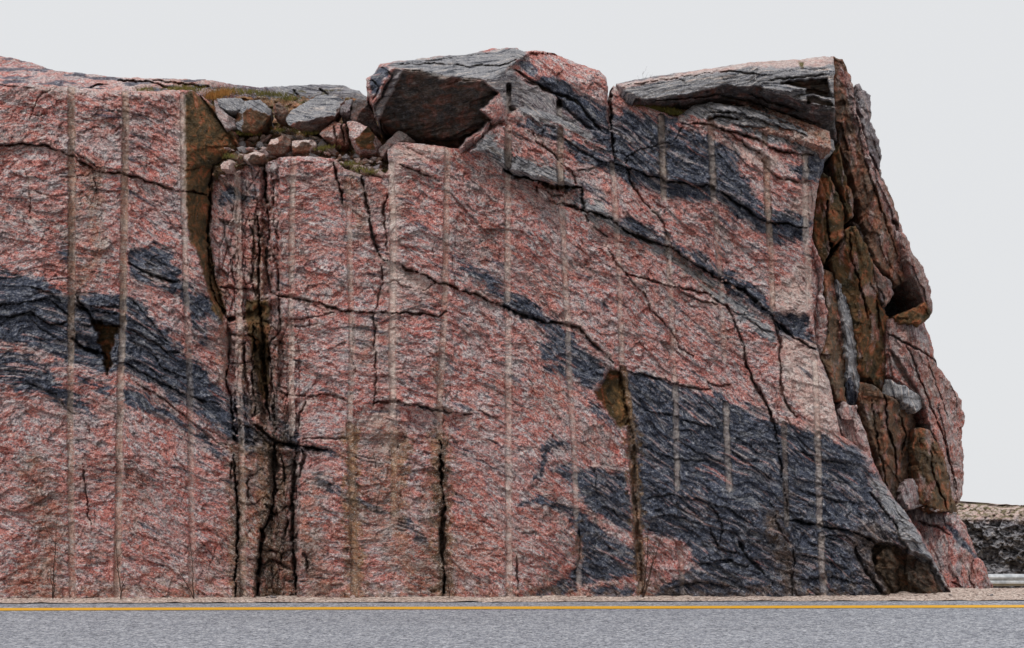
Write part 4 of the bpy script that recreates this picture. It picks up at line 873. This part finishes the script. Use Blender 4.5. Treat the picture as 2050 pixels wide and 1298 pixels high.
def cap_fn(px, py):
    jx = 3 * fbm(px / 18, py / 18, 3, 521); jy = 3 * fbm(px / 18, py / 18, 3, 527); X = px + jx; Y = py + jy
    s, t = cap_flow(px, py)
    # ragged front arris between the top surface and the front
    ar = np.interp(px, [730, 762, 790, 808, 848, 891, 905, 916, 962, 985, 1000, 1018, 1035, 1060, 1100, 1150, 1200, 1225], [160, 150, 136, 142, 144, 157, 150, 158, 160, 158, 148, 134, 118, 112, 115, 132, 150, 170]) + 2.5 * jy * .4
    up = np.clip(ar - py, 0, 80); dn = np.clip(py - ar, 0, 400)
    front = -.34 * (1 - ss(960, 1050, px)) - .02
    D = front + up * .022
    D = D + .05 * ss(1.0, 0, up / 3) * (up > 0)
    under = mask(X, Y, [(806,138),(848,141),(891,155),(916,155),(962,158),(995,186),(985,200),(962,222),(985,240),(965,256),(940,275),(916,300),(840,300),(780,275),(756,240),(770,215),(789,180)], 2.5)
    D = D + under * (dn * .0056 + .03)
    left = mask(X, Y, [(790,135),(808,139),(790,182),(770,215),(756,240),(745,222),(762,190),(785,150)], 2.0)
    D = D + left * (.0055 * (800 - px))
    far = ss(775, 755, px + .35 * (py - 150)) * (1 - left); D = D + far * .14
    low = mask(X, Y, [(845,276),(880,280),(920,277),(950,262),(968,256),(945,288),(918,300),(860,292)], 2); D = D + low * .15
    right = ss(985, 1018, px) * (dn > 0)
    D = D + right * (.02 + .0004 * dn)
    nose = mask(X, Y, [(959,225),(978,200),(990,188),(1012,205),(1016,228),(1018,250),(1000,240),(980,240)], 2); D = D - nose * .05
    wedge = mask(X, Y, [(1020,140),(1060,106),(1110,108),(1200,142),(1217,160),(1217,205),(1190,200),(1150,178),(1120,160),(1080,150),(1050,160)], 3)
    D = D + wedge * (-.05 + .0045 * np.clip(165 - py, 0, 60))
    v1, _ = chips(s / 70, t / 36, 31); v2, _ = chips(s / 30, t / 14, 32); v3, _ = chips(s / 12, t / 6.5, 33)
    rg = .028 * v1 + .016 * v2 + .007 * v3 - .018 * fbm(s / 46, t / 12, 4, 12, .6)
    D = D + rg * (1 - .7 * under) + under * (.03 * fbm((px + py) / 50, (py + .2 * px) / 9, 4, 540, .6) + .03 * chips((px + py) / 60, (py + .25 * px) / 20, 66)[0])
    wob = 1 + .5 * fbm(px / 22, py / 22, 2, 51)
    for pts, hw, dp in [([(1030,140),(1060,160),(1110,188),(1150,200),(1190,245),(1221,290)],4,.16),([(1113,190),(1130,215),(1170,250),(1215,285)],5,.14),([(1054,165),(1100,180)],3,.1),
                        ([(1020,215),(1054,236)],5,.12),([(800,130),(870,128),(940,134),(1010,130),(1035,120)],2.8,.12),([(765,135),(785,150),(770,180),(748,215)],3,.12),([(820,126),(900,118),(980,106)],2.2,.08),([(745,160),(760,175),(748,200)],2.6,.1)]:
        sel, d, al, sg = line(X, Y, pts, hw * 3 + 4)
        wd = hw * np.clip(wob[sel], .3, 1.7) * (.4 + .6 * np.minimum(1, np.minimum(al, 1 - al) * 7))
        D[sel] += dp * np.clip(1.2 * (1 - d / wd), 0, 1)
    hole = np.zeros(px.shape, np.float32); hid = np.zeros(px.shape, np.int32); bk = np.zeros(px.shape, np.float32)
    for hi, (pts, hw) in enumerate([([(1018,172),(1018,244)], 5.5), ([(1119,205),(1121,254)], 6)]):
        sel, d, al, sg = line(px, py, pts, hw * 2)
        g = np.sqrt(np.clip(1 - (d / hw) ** 2, 0, 1)); D[sel] += .07 * g + .12 * g * ss(.35, .1, al)
        hole[sel] = np.maximum(hole[sel], ss(1, .75, d / hw) * .7 * ss(.1, .4, al)); hid[sel] = np.where(d < hw * .95, hi + 1, hid[sel]); bk[sel] = np.maximum(bk[sel], ss(1, .75, d / hw) * ss(.4, .1, al))
    kx = px + 7 * fbm(px / 30, py / 30, 4, 71, .6); ky = py + 6 * fbm(s / 40, t / 14, 4, 77, .6)
    dk = np.zeros(px.shape, np.float32)
    for P in ([(1100,150),(1130,165),(1160,188),(1190,205),(1218,215),(1222,316),(1190,285),(1165,250),(1130,225),(1108,190),(1060,165)], [(742,150),(766,132),(780,145),(755,190),(740,190)], [(1030,120),(1050,120),(1080,155),(1050,150)], [(1020,225),(1050,240),(1020,250)]):
        dk = np.maximum(dk, mask(kx, ky, P, 3))
    str_ = np.maximum(mask(kx, ky, [(800,120),(1060,92),(1050,118),(1018,134),(1000,162),(900,160),(808,144),(765,132)], 4), .9 * left)
    str_ = np.maximum(str_, mask(kx, ky, [(965,160),(1020,140),(1060,165),(1110,195),(1180,262),(1200,296),(1120,255),(1054,240),(1016,225),(1000,190)], 4) * .9)
    dk = dk * (1 - .3 * str_)
    pl = mask(kx, ky, [(800,118),(1050,95),(1035,112),(960,120),(880,128),(800,130)], 5) * .5
    wv = ss(.5, .7, fbm(s / 130, t / 8, 3, 88, .5)); dk = dk * (1 - wv * .7)
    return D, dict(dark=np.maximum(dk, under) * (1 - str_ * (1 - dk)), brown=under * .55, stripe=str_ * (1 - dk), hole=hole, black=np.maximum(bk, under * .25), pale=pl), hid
cap = empty('overhanging_block', W3(980, 290, 0)); tag(cap, 'huge grey and pink block on the cliff top with a dark brown overhanging underside', 'boulder')
bpy.context.view_layer.update()
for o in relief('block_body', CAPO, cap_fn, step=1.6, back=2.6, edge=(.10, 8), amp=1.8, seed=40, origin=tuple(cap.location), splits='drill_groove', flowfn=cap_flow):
    o.parent = cap; o.location = (0, 0, 0)

# ---- the long layered slab on the right
RSO = [(1232,168),(1281,158),(1329,150),(1394,141),(1459,132),(1501,125),(1556,122),(1621,117),(1650,113),(1668,114),(1672,148),(1668,160),(1671,216),(1674,270),(1676,283),(1653,275),(1605,262),(1575,250),(1540,244),(1507,224),(1475,206),(1427,201),(1378,203),(1307,208),(1284,202),(1258,190),(1244,178)]
def rs_fn(px, py):
    jx = 3 * fbm(px / 18, py / 18, 3, 621); jy = 3 * fbm(px / 18, py / 18, 3, 627); X = px + jx; Y = py + jy
    ar = np.interp(px, [1230, 1280, 1394, 1459, 1501, 1520, 1560, 1621, 1650, 1675], [178, 166, 152, 141, 133, 138, 142, 133, 134, 150])
    lip = np.interp(px, [1230, 1290, 1330, 1380, 1450, 1520, 1535, 1580, 1640, 1675], [186, 200, 198, 188, 172, 174, 182, 194, 212, 218]) + .8 * jy
    up = np.clip(ar - py, 0, 60); dn = np.clip(py - lip, 0, 200); midd = np.clip(py - ar, 0, 90)
    D = -.16 + up * .03 - .0012 * midd * (py < lip)
    D = D - .0012 * np.clip(lip - ar, 0, 90) * (py >= lip)
    D = D + (py >= lip) * (.05 + dn * .0095)
    # stepped layers
    lay = (py - ar) + .05 * (px - 1232) * 0
    band = np.floor((lay + 3 * jy * .6 + 5 * fbm(px / 90, py / 20, 2, 735)) / 6.5); r = np.random.RandomState(5).rand(64); D = D + .10 * (r[(band.astype(int) + 20) % 64] - .5) * (py < lip) * (py > ar)
    D = D + .03 * ss(1535, 1500, px) * 0
    notch = mask(X, Y, [(1565,166),(1600,161),(1655,158),(1668,196),(1640,192),(1614,190),(1612,176),(1585,172)], 2); D = D + notch * .34
    notch2 = mask(X, Y, [(1614,193),(1640,196),(1668,206),(1668,213),(1640,208),(1618,206)], 2); D = D + notch2 * .22
    D = D - .08 * mask(X, Y, [(1528,176),(1575,168),(1612,176),(1612,186),(1590,192),(1560,184)], 2)
    for P, o in (([(1545,192),(1585,198),(1605,225),(1560,238),(1543,225)], .05), ([(1600,230),(1640,214),(1672,218),(1674,278),(1620,262)], -.03), ([(1400,180),(1450,174),(1500,186),(1540,214),(1520,226),(1470,200)], .05)):
        D = D + o * mask(X, Y, P, 2.5)
    s, t = slab_flow(px, py)
    v1, _ = chips(px / 60, py / 40, 51); v2, _ = chips(s / 36, t / 8, 52); v3, _ = chips(s / 12, t / 6, 53)
    D = D + .026 * v1 + .012 * v2 + .006 * v3 - .014 * fbm(s / 50, t / 8, 4, 12, .6)
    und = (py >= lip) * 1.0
    for pts, hw, dp in [([(1300,203),(1360,198),(1430,190),(1500,202),(1560,226),(1640,248)],2.6,.12),([(1500,190),(1550,205),(1600,222)],3,.14),([(1250,172),(1330,160),(1450,142),(1530,150)],2.2,.08),([(1540,160),(1580,158),(1650,150)],2.2,.09)]:
        sel, d, al, sg = line(X, Y, pts, hw * 3 + 4); D[sel] += dp * np.clip(1.2 * (1 - d / (hw * (.3 + .7 * np.minimum(1, np.minimum(al, 1 - al) * 7)))), 0, 1) - .03 * (sg > 0) * np.exp(-d / 6)
    pale = mask(X, Y, [(1232,170),(1500,122),(1670,110),(1670,128),(1620,134),(1500,136),(1380,152),(1250,178)], 3)
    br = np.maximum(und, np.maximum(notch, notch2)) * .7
    stp = (1 - und) * (1 - pale * .8)
    moss = mask(X, Y, [(1598,124),(1612,124),(1610,136),(1600,134)], 3)
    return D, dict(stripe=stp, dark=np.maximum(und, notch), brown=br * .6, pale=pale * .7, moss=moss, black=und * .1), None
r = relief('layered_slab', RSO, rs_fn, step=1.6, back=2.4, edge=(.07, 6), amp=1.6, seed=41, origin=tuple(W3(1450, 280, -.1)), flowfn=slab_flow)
tag(r[0], 'long thick slab of striped grey gneiss on the cliff top at right, dark hollow under its lip', 'slab')

# ---- boulders in the gully
UP = lambda c, y, d, k: (c, y, d, 0, -.012, k)
def boulder(P, planes, label, seed, back=.5, **kw):
    r = random.Random(seed); nx_ = 0 if seed == 50 else 4; cx = sum(p[0] for p in P) / len(P); cy = sum(p[1] for p in P) / len(P); rad = (max(p[0] for p in P) - min(p[0] for p in P)) * .5
    for i in range(nx_):
        a = r.uniform(0, 6.28); g_ = r.uniform(.008, .02); k = dict(r.choice(planes)[5])
        planes = planes + [(cx + math.cos(a) * rad * .45, cy + math.sin(a) * rad * .4, planes[0][2] - .005, g_ * math.cos(a), g_ * math.sin(a), k)]
    return onebody('boulder', P, planes, label, 'boulder', back=back, seed=seed, taper=.35, edge=(.015, 2.5), step=1.6, amp=2.2, rough=.6, **kw)
boulder([(571,240),(582,222),(634,192),(653,190),(683,196),(692,208),(670,236),(640,264),(600,262),(582,254)], [(630,230,.32,-.001,-.006,ST),(640,240,.30,.003,.012,GB),(680,215,.36,.010,.002,dict(brown=.4,dark=.7))], 'large wedge shaped boulder with a pale striped top and dark underside, in the gully', 50)
boulder([(434,197),(485,197),(490,204),(474,240),(455,226),(437,210)], [(465,215,.42,.002,-.004,ST)], 'pale striped block at the gully head beside the brown joint face', 51)
boulder([(428,200),(437,204),(450,224),(472,240),(472,254),(455,262),(440,243),(430,222)], [(450,232,.34,-.003,-.003,dict(stripe=.5,pale=.3))], 'curved pinkish grey shard leaning against the brown joint face', 52)
boulder([(489,201),(523,200),(545,222),(530,250),(508,266),(478,262),(466,250),(475,222)], [(505,230,.34,.002,.001,dict(brown=.9,dark=.4)),(500,212,.36,0,-.008,ST)], 'olive brown boulder between the striped block and the reddish stone', 53)
boulder([(548,210),(560,205),(577,222),(570,244),(550,237)], [(562,222,.40,.004,0,dict(brown=.7))], 'small upright reddish brown stone left of the wedge shaped boulder', 54)
boulder([(531,300),(542,281),(568,271),(583,280),(584,300),(566,309),(538,309)], [(558,290,.14,.002,.004,dict(brown=.7)),(556,284,.12,-.002,-.010,dict(pale=.9))], 'pale topped brown stone on the rubble ledge, left of the long low block', 55, back=.35)
boulder([(584,282),(628,280),(635,293),(617,303),(586,306)], [(608,292,.18,.001,.002,dict(brown=.8)),(608,284,.18,0,-.010,dict(pale=.8))], 'long low brown block with a pale upper edge on the rubble ledge', 56, back=.35)
boulder([(679,222),(690,203),(705,199),(701,222),(699,240),(687,247)], [(692,222,.34,-.003,0,dict(stripe=.6,dark=.5))], 'narrow dark grey block right of the wedge shaped boulder', 57)
boulder([(703,212),(714,198),(739,202),(750,228),(762,270),(739,258),(701,238)], [(730,228,.30,.004,.003,dict(brown=.5,dark=.9)),(712,215,.28,-.006,-.006,dict(stripe=.8))], 'tall dark angular boulder tucked under the left end of the overhanging block', 58)
boulder([(694,244),(708,241),(736,255),(764,286),(768,311),(747,326),(721,318),(705,295)], [(735,285,.14,.004,.002,BR),(712,262,.13,-.004,-.005,dict(pale=.2))], 'big rusty brown boulder below the dark angular one, under the overhang', 59)
boulder([(637,269),(668,243),(690,249),(700,290),(680,296),(655,282)], [(672,270,.26,.002,-.002,dict(pale=.2)),(672,270,.25,.006,.001,dict(brown=.5))], 'broken pink boulder between the wedge shaped boulder and the rusty one', 60, cuts=[([(668,250),(674,290)],2.4,.08),([(684,250),(690,290)],2.4,.08)])
boulder([(483,312),(511,304),(530,308),(534,318),(514,325),(486,322)], [(508,315,.07,0,.004,dict(brown=.8)),(508,310,.05,0,-.012,dict(pale=.9))], 'flat pale topped stone at the left lip of the rubble ledge', 61, back=.3)
boulder([(440,330),(448,323),(464,322),(468,334),(458,343),(442,341)], [(455,332,.05,.002,-.004,dict(pale=.8))], 'rounded pale stone at the foot of the brown joint face', 62, back=.25)
boulder([(540,330),(548,323),(556,328),(555,342),(546,346),(539,340)], [(548,334,.06,0,-.004,dict(stripe=.5,pale=.5))], 'small pale stone wedged in the top of the open crack', 63, back=.25)
boulder([(757,300),(790,268),(800,260),(812,268),(832,284),(800,284),(783,290),(765,316),(758,312)], [(785,285,.06,.002,-.006,dict(stripe=.4,pale=.3,brown=.2))], 'thin curved shard of rock under the overhanging block, at the edge of the drilled face', 64, back=.4)
boulder([(1076,377),(1092,380),(1106,396),(1098,403),(1084,396)], [(1090,390,-.02,.001,-.002,dict(pale=.1))], 'loose pink rock shard caught in the slanting crack below the striped layer', 65, back=.2)

# ------------------------------------------------------------------ loose stones
rs = random.Random(11)
def stone_mesh(seed, kinds):
    r = random.Random(seed); bm = bmesh.new()
    for i in range(11):
        v = Vector((r.gauss(0, 1), r.gauss(0, 1), r.gauss(0, 1))).normalized() * r.uniform(.8, 1.05)
        bm.verts.new((v.x * .5, v.y * .42, v.z * .27))
    res = bmesh.ops.convex_hull(bm, input=bm.verts[:])
    bmesh.ops.delete(bm, geom=[g for g in res['geom_interior'] if isinstance(g, bmesh.types.BMVert)], context='VERTS')
    bmesh.ops.bevel(bm, geom=bm.edges[:], offset=.015, segments=1, affect='EDGES')
    bmesh.ops.triangulate(bm, faces=bm.faces[:])
    bmesh.ops.subdivide_edges(bm, edges=bm.edges[:], cuts=1, use_grid_fill=True)
    for v in bm.verts: v.co += Vector((r.gauss(0, 1), r.gauss(0, 1), r.gauss(0, 1))) * .008
    bmesh.ops.recalc_face_normals(bm, faces=bm.faces[:])
    me = bpy.data.meshes.new('stone'); bm.to_mesh(me); bm.free()
    n = len(me.vertices); co_ = np.empty(n * 3, np.float32); me.vertices.foreach_get('co', co_); co_ = co_.reshape(n, 3)
    f = co_ * .25 + np.array([seed * 1.7, seed * .9, 0]); a = me.attributes.new('flow', 'FLOAT_VECTOR', 'POINT'); a.data.foreach_set('vector', f.astype(np.float32).ravel())
    for nm, ks in (('kinda', KEYS_A), ('kindb', KEYS_B)):
        a = me.attributes.new(nm, 'FLOAT_COLOR', 'POINT'); a.data.foreach_set('color', np.tile([kinds.get(k, 0.0) for k in ks], (n, 1)).astype(np.float32).ravel())
    me.materials.append(ROCK); return me
KS = [dict(pale=1.0), dict(pale=.3), dict(stripe=.9, pale=.3), dict(pale=.7), dict(brown=.8), dict(stripe=.8, dark=.3), dict(pale=1.0), dict(stripe=.5, pale=.6)]
KN = ['pale', 'pink', 'striped grey', 'pale pink', 'brown', 'dark grey', 'whitish', 'light grey']
SM = [stone_mesh(i + 1, KS[i % len(KS)]) for i in range(16)]
def stone(px, py, d, size, label, group, flat=1.0):
    mi = rs.randrange(len(SM)); o = bpy.data.objects.new('loose_stone', SM[mi]); label = KN[mi % len(KS)] + ' ' + label; COL.objects.link(o); o.location = W3(px, py, d)
    s = size / PXM; o.scale = (s * rs.uniform(.9, 1.4), s * rs.uniform(.8, 1.2), s * rs.uniform(.75, 1.2) * flat)
    o.rotation_euler = (rs.uniform(-.4, .4), rs.uniform(-.5, .5), rs.uniform(0, 6.28)); tag(o, label, 'stone', group); return o
def gd(py): return .34 - .0068 * (py - 345)
for i in range(190):
    u = rs.random(); px = 448 + 315 * u; top = np.interp(px, [440, 480, 560, 640, 690, 760], [272, 262, 250, 262, 300, 320]); bot = np.interp(px, [440, 500, 560, 660, 700, 770], [332, 322, 312, 314, 340, 350])
    py = top + (bot - top) * rs.random() ** .7; sz = rs.choice([10, 12, 15, 19, 24, 30]) * rs.uniform(.8, 1.15)
    stone(px, py, gd(py) - .12 - .10 * (py > 295), sz, 'loose stone on the mossy rubble ledge of the gully', 'loose stones on the rubble ledge')
for i in range(46):
    px = rs.uniform(1360, 1560); py = np.interp(px, [1360, 1420, 1500, 1560], [206, 205, 218, 244]) + rs.uniform(-3, 8); stone(px, py, .16 - .008 * (py - 235) - .10, rs.uniform(8, 20), 'small stone packed under the lip of the layered slab', 'loose stones under the layered slab', .6)
for i in range(34):
    px = rs.uniform(1812, 1915); py = np.interp(px, [1810, 1860, 1915], [1003, 1018, 1030]) + rs.uniform(-4, 8); stone(px, py, 1.0 - .02 * 0 + rs.uniform(-.05, .15), rs.uniform(4, 11), 'small loose stone on top of the low foot block at the right end', 'loose stones on the foot block')
for (px, py, sz) in tuple((rs.uniform(20, 1980), rs.uniform(1196, 1201), rs.choice([4, 5, 6, 8])) for i in range(42)) + ((545, 1194, 14), (552, 1196, 9), (706, 1195, 12), (716, 1197, 8), (1740, 1196, 8), (980, 1198, 6), (300, 1199, 6), (1420, 1197, 7), (1985, 1190, 9)):
    o = stone(px, py, -.06, sz, 'stone fallen at the foot of the cliff', 'stones at the cliff foot'); o.location.z = slope(o.location.x) + .014 + o.scale.z * .2
for i in range(24):
    t = rs.random(); px = 1440 + 130 * t * 0 + rs.uniform(0, 110); py = 557 + (px - 1440) * .78 + rs.uniform(-7, 5)
    if px < 1475: stone(px, py, -.02, rs.uniform(5, 10), 'small stone lodged in the long slanting crack', 'stones lodged in the slanting crack')
for (px, py, sz) in ((478, 815, 14), (470, 842, 12), (466, 868, 14), (476, 872, 10), (1122, 404, 13), (1110, 408, 10), (1134, 406, 9), (1128, 382, 12), (478, 345, 12), (447, 352, 10)):
    stone(px, py, .05, sz, 'small stone jammed in an open crack of the drilled face', 'stones jammed in cracks')

# ------------------------------------------------------------------ plants
def simple_mat(name, cols, sc=20, rough=.9):
    g = G(name, rough); tc = N(g.t, 'ShaderNodeTexCoord').outputs['Object']
    g.L(g.ramp(g.noise(tc, sc, 3), [(.35, cols[0]), (.65, cols[1])]), g.b.inputs['Base Color']); return g.m
TWIG = simple_mat('bare twig bark', (srgb(48, 36, 32), srgb(84, 62, 52)))
GRASS = simple_mat('dry autumn grass', (srgb(116, 92, 44), srgb(168, 116, 62)), 8)
MOSSG = simple_mat('olive moss and grass', (srgb(72, 72, 34), srgb(122, 112, 56)), 8)
def tube(bm, pts, r0, r1, n=5):
    ring = []
    for i, p in enumerate(pts):
        t = i / (len(pts) - 1); r = r0 + (r1 - r0) * t; a = (pts[min(i + 1, len(pts) - 1)] - pts[max(i - 1, 0)]).normalized()
        u = a.orthogonal().normalized(); v = a.cross(u)
        ring.append([bm.verts.new(p + (u * math.cos(k * 2 * math.pi / n) + v * math.sin(k * 2 * math.pi / n)) * r) for k in range(n)])
    for i in range(len(ring) - 1):
        for k in range(n): bm.faces.new((ring[i][k], ring[i][(k + 1) % n], ring[i + 1][(k + 1) % n], ring[i + 1][k]))
def sapling(px, py, d, stems, label, seed, branches=3, r=.008):
    rr = random.Random(seed); base = W3(px, py, d); base.z = max(base.z, slope(base.x) + .01) if py > 1150 else base.z
    root = empty('bare_sapling', base); tag(root, label, 'sapling', None)
    for (dx, h) in stems:
        bm = bmesh.new(); n = 9; pts = [Vector((0, 0, 0))]; x = 0
        for i in range(1, n + 1):
            t = i / n; pts.append(Vector((dx / PXM * t + rr.gauss(0, .006), rr.gauss(0, .006), h / PXM * t)))
        tube(bm, pts, r, r * .35)
        for b in range(branches):
            i = rr.randint(3, n - 1); p = pts[i]; s = rr.choice([-1, 1]); L = h / PXM * rr.uniform(.12, .3)
            tube(bm, [p, p + Vector((s * L * .35, rr.uniform(-.2, .2) * L, L * .5)), p + Vector((s * L * .55, rr.uniform(-.3, .3) * L, L))], r * .5, r * .2, 4)
        me = bpy.data.meshes.new('stem'); bm.to_mesh(me); bm.free(); me.materials.append(TWIG)
        o = bpy.data.objects.new('stem', me); COL.objects.link(o); o.parent = root
sapling(106, 1199, -.16, [(8, 160), (-6, 60)], 'bare twig standing at the cliff foot left of the first drill groove', 1)
sapling(242, 1199, -.16, [(-10, 120), (6, 50)], 'bare twig in front of the foot of the long second drill groove', 2)
sapling(388, 1199, -.16, [(-6, 110), (-30, 60)], 'thin bare twig at the foot of the faint third drill groove', 3)
sapling(899, 1199, -.16, [(-4, 110), (10, 70), (-12, 150), (22, 50)], 'tangle of thin bare stems at the foot of the dark open crack', 4, 4, .004)
sapling(1288, 1199, -.18, [(12, 150), (38, 130), (22, 90), (4, 60)], 'bare forked sapling beside the foot of the olive stained groove', 5, 5)
sapling(1286, 204, .1, [(2, 62), (16, 55), (30, 48)], 'thin leafless twigs growing at the left end of the layered slab', 6, 4, .003)
sapling(395, 184, .5, [(0, 22)], 'short bare twig on the cliff top above the brown joint face', 7, 1, .003)
sapling(690, 232, .25, [(6, 36), (-8, 26)], 'tiny bare twigs among the gully boulders', 8, 3, .003)
def tuft(name, spots, mat, label, n, h0, h1, seed, spread):
    rr = random.Random(seed); bm = bmesh.new(); o0 = W3(*spots[0])
    for (px, py, d) in spots:
        for i in range(n):
            b = W3(px + rr.gauss(0, spread), py + rr.gauss(0, 2.0), d + rr.uniform(-.08, .1)) - o0; h = rr.uniform(h0, h1) / PXM; lx = rr.gauss(0, .5) * h; ly = rr.gauss(0, .4) * h; w_ = .003
            a = bm.verts.new(b + Vector((-w_, 0, 0))); c = bm.verts.new(b + Vector((w_, 0, 0))); e = bm.verts.new(b + Vector((lx * .4 + w_ * .6, ly * .4, h * .6))); g_ = bm.verts.new(b + Vector((lx * .4 - w_ * .6, ly * .4, h * .6))); f = bm.verts.new(b + Vector((lx, ly, h * .95)))
            bm.faces.new((a, c, e, g_)); bm.faces.new((g_, e, f))
    me = bpy.data.meshes.new(name); bm.to_mesh(me); bm.free(); me.materials.append(mat); o = bpy.data.objects.new(name, me); o.location = o0; COL.objects.link(o); tag(o, label, 'grass', None, 'stuff')
tuft('dry_grass', [(405, 196, .7), (418, 198, .7), (430, 198, .7), (440, 192, .75), (410, 190, .8), (452, 190, .8)], GRASS, 'dry orange grass on the cliff top above the brown joint face', 120, 8, 22, 1, 8)
tuft('cliff_top_moss', [(350, 180, .6), (370, 180, .6), (385, 181, .6), (290, 182, .6), (470, 184, .95), (500, 186, .95), (530, 190, .95), (555, 192, .95), (580, 200, .9)], MOSSG, 'olive grass along the cliff top ledge', 130, 4, 11, 2, 11)
tuft('ledge_moss', [(1285, 212, .12), (1300, 216, .12), (1320, 220, .12), (1340, 224, .12), (1352, 228, .12)], MOSSG, 'olive moss cushion under the left end of the layered slab', 200, 3, 8, 3, 9)
tuft('gully_moss', [(480, 268, .5), (500, 270, .5), (600, 262, .5), (640, 300, .3), (660, 296, .3), (700, 330, .05), (740, 345, -.02), (460, 315, .2), (620, 268, .5), (720, 340, 0), (560, 262, .6)], MOSSG, 'moss and grass between the stones of the rubble ledge', 90, 3, 9, 4, 9)

# ------------------------------------------------------------------ beyond the right-hand end
def far_fn(px, py):
    s = px * 1.0; t = py * 1.0
    v1, _ = chips(px / 26, py / 22, 91); v2, _ = chips(px / 10, py / 8, 92); v3, _ = chips(px / 4, py / 3.5, 93)
    D = 25 + .35 * v1 + .2 * v2 + .1 * v3 + np.clip(1040 - py, 0, 60) * .06
    top = ss(1052, 1030, py + 6 * fbm(px / 20, py / 20, 2, 94))
    n = fbm(px / 12, py / 4, 3, 95)
    return D, dict(dark=(1 - top) * .3, stripe=(1 - top) * .95, black=0 * top, pale=top, moss=top * ss(.1, -.2, n) * .85, brown=top * .3), None
r = relief('distant_outcrop', [(1880,1190),(1890,1020),(1915,1008),(1950,1010),(1985,1014),(2010,1018),(2050,1012),(2110,1022),(2200,1035),(2260,1070),(2270,1190)], far_fn, step=1.4, back=9, edge=(.6, 5), amp=1.2, seed=70, origin=tuple(W3(2000, 1160, 25)))
tag(r[0], 'distant grey rock outcrop with a grassy top beyond the guardrail at far right', 'outcrop')
METAL = simple_mat('galvanised guardrail steel', (srgb(176, 180, 184), srgb(216, 218, 220)), 6, .5)
METAL.node_tree.nodes['Principled BSDF'].inputs['Metallic'].default_value = .3
def guardrail():
    y = 17.0; a = W3(1880, 1160, y); L = 24.0
    root = empty('guardrail', (a.x, y, a.z - .65)); tag(root, 'pale steel guardrail running along the far road at the right edge', 'guardrail')
    bm = bmesh.new(); prof = [(0, .0), (-.035, .04), (-.08, .07), (-.08, .11), (-.035, .15), (-.035, .18), (-.08, .21), (-.08, .25), (-.035, .29), (0, .32)]
    for x in np.linspace(0, L, 49):
        pass
    rows = [[bm.verts.new((x, p[0], .47 + p[1])) for p in prof] + [bm.verts.new((x, p[0] + .012, .47 + p[1])) for p in reversed(prof)] for x in np.linspace(-2, L, 40)]
    m = len(rows[0])
    for i in range(len(rows) - 1):
        for k in range(m): bm.faces.new((rows[i][k], rows[i][(k + 1) % m], rows[i + 1][(k + 1) % m], rows[i + 1][k]))
    me = bpy.data.meshes.new('rail_beam'); bm.to_mesh(me); bm.free(); me.materials.append(METAL); o = bpy.data.objects.new('rail_beam', me); COL.objects.link(o); o.parent = root
    bm = bmesh.new(); bmesh.ops.create_cube(bm, size=1.0)
    for v in bm.verts: v.co = Vector((v.co.x * .12, v.co.y * .15 + .10, v.co.z * 1.1 + .2))
    bmesh.ops.bevel(bm, geom=bm.edges[:], offset=.012, segments=1, affect='EDGES')
    me = bpy.data.meshes.new('post'); bm.to_mesh(me); bm.free(); me.materials.append(simple_mat('weathered post timber', (srgb(112, 100, 86), srgb(150, 138, 122))))
    for x in np.arange(-1, L, 2.0):
        o = bpy.data.objects.new('post', me); COL.objects.link(o); o.parent = root; o.location = (x, 0, 0)
guardrail()
# far road that dips away behind the end of the cliff
me = bpy.data.meshes.new('far_road'); xs = np.linspace(8.2, 60, 60); vs = []; 
for x in xs:
    for y in (9.4, 12.5): vs.append((x, y, float(ground_z(np.array(x), np.array(y))) + .06))
me.from_pydata(vs, [], [(2 * i, 2 * i + 2, 2 * i + 3, 2 * i + 1) for i in range(len(xs) - 1)]); me.materials.append(gravel_mat('pale far road', [srgb(170, 170, 172), srgb(196, 196, 198), srgb(206, 206, 208), srgb(222, 222, 224)], 20))
o = bpy.data.objects.new('far_road', me); COL.objects.link(o); tag(o, kind='structure')
# dry grass between the far road and the outcrop
rr = random.Random(8); bm = bmesh.new()
for i in range(9000):
    x = rr.uniform(8.5, 22); y = rr.uniform(12.8, 24); z = float(ground_z(np.array(x), np.array(y))); h = rr.uniform(.15, .4); lx = rr.gauss(0, .1); w_ = .012
    a = bm.verts.new((x - w_, y, z)); b = bm.verts.new((x + w_, y, z)); c = bm.verts.new((x + lx, y + rr.gauss(0, .06), z + h)); bm.faces.new((a, b, c))
me = bpy.data.meshes.new('verge_grass'); bm.to_mesh(me); bm.free(); me.materials.append(simple_mat('golden verge grass', (srgb(140, 100, 40), srgb(186, 132, 62)), 3)); o = bpy.data.objects.new('verge_grass', me); COL.objects.link(o); tag(o, 'golden dry grass below the guardrail at the right edge', 'grass', None, 'stuff')
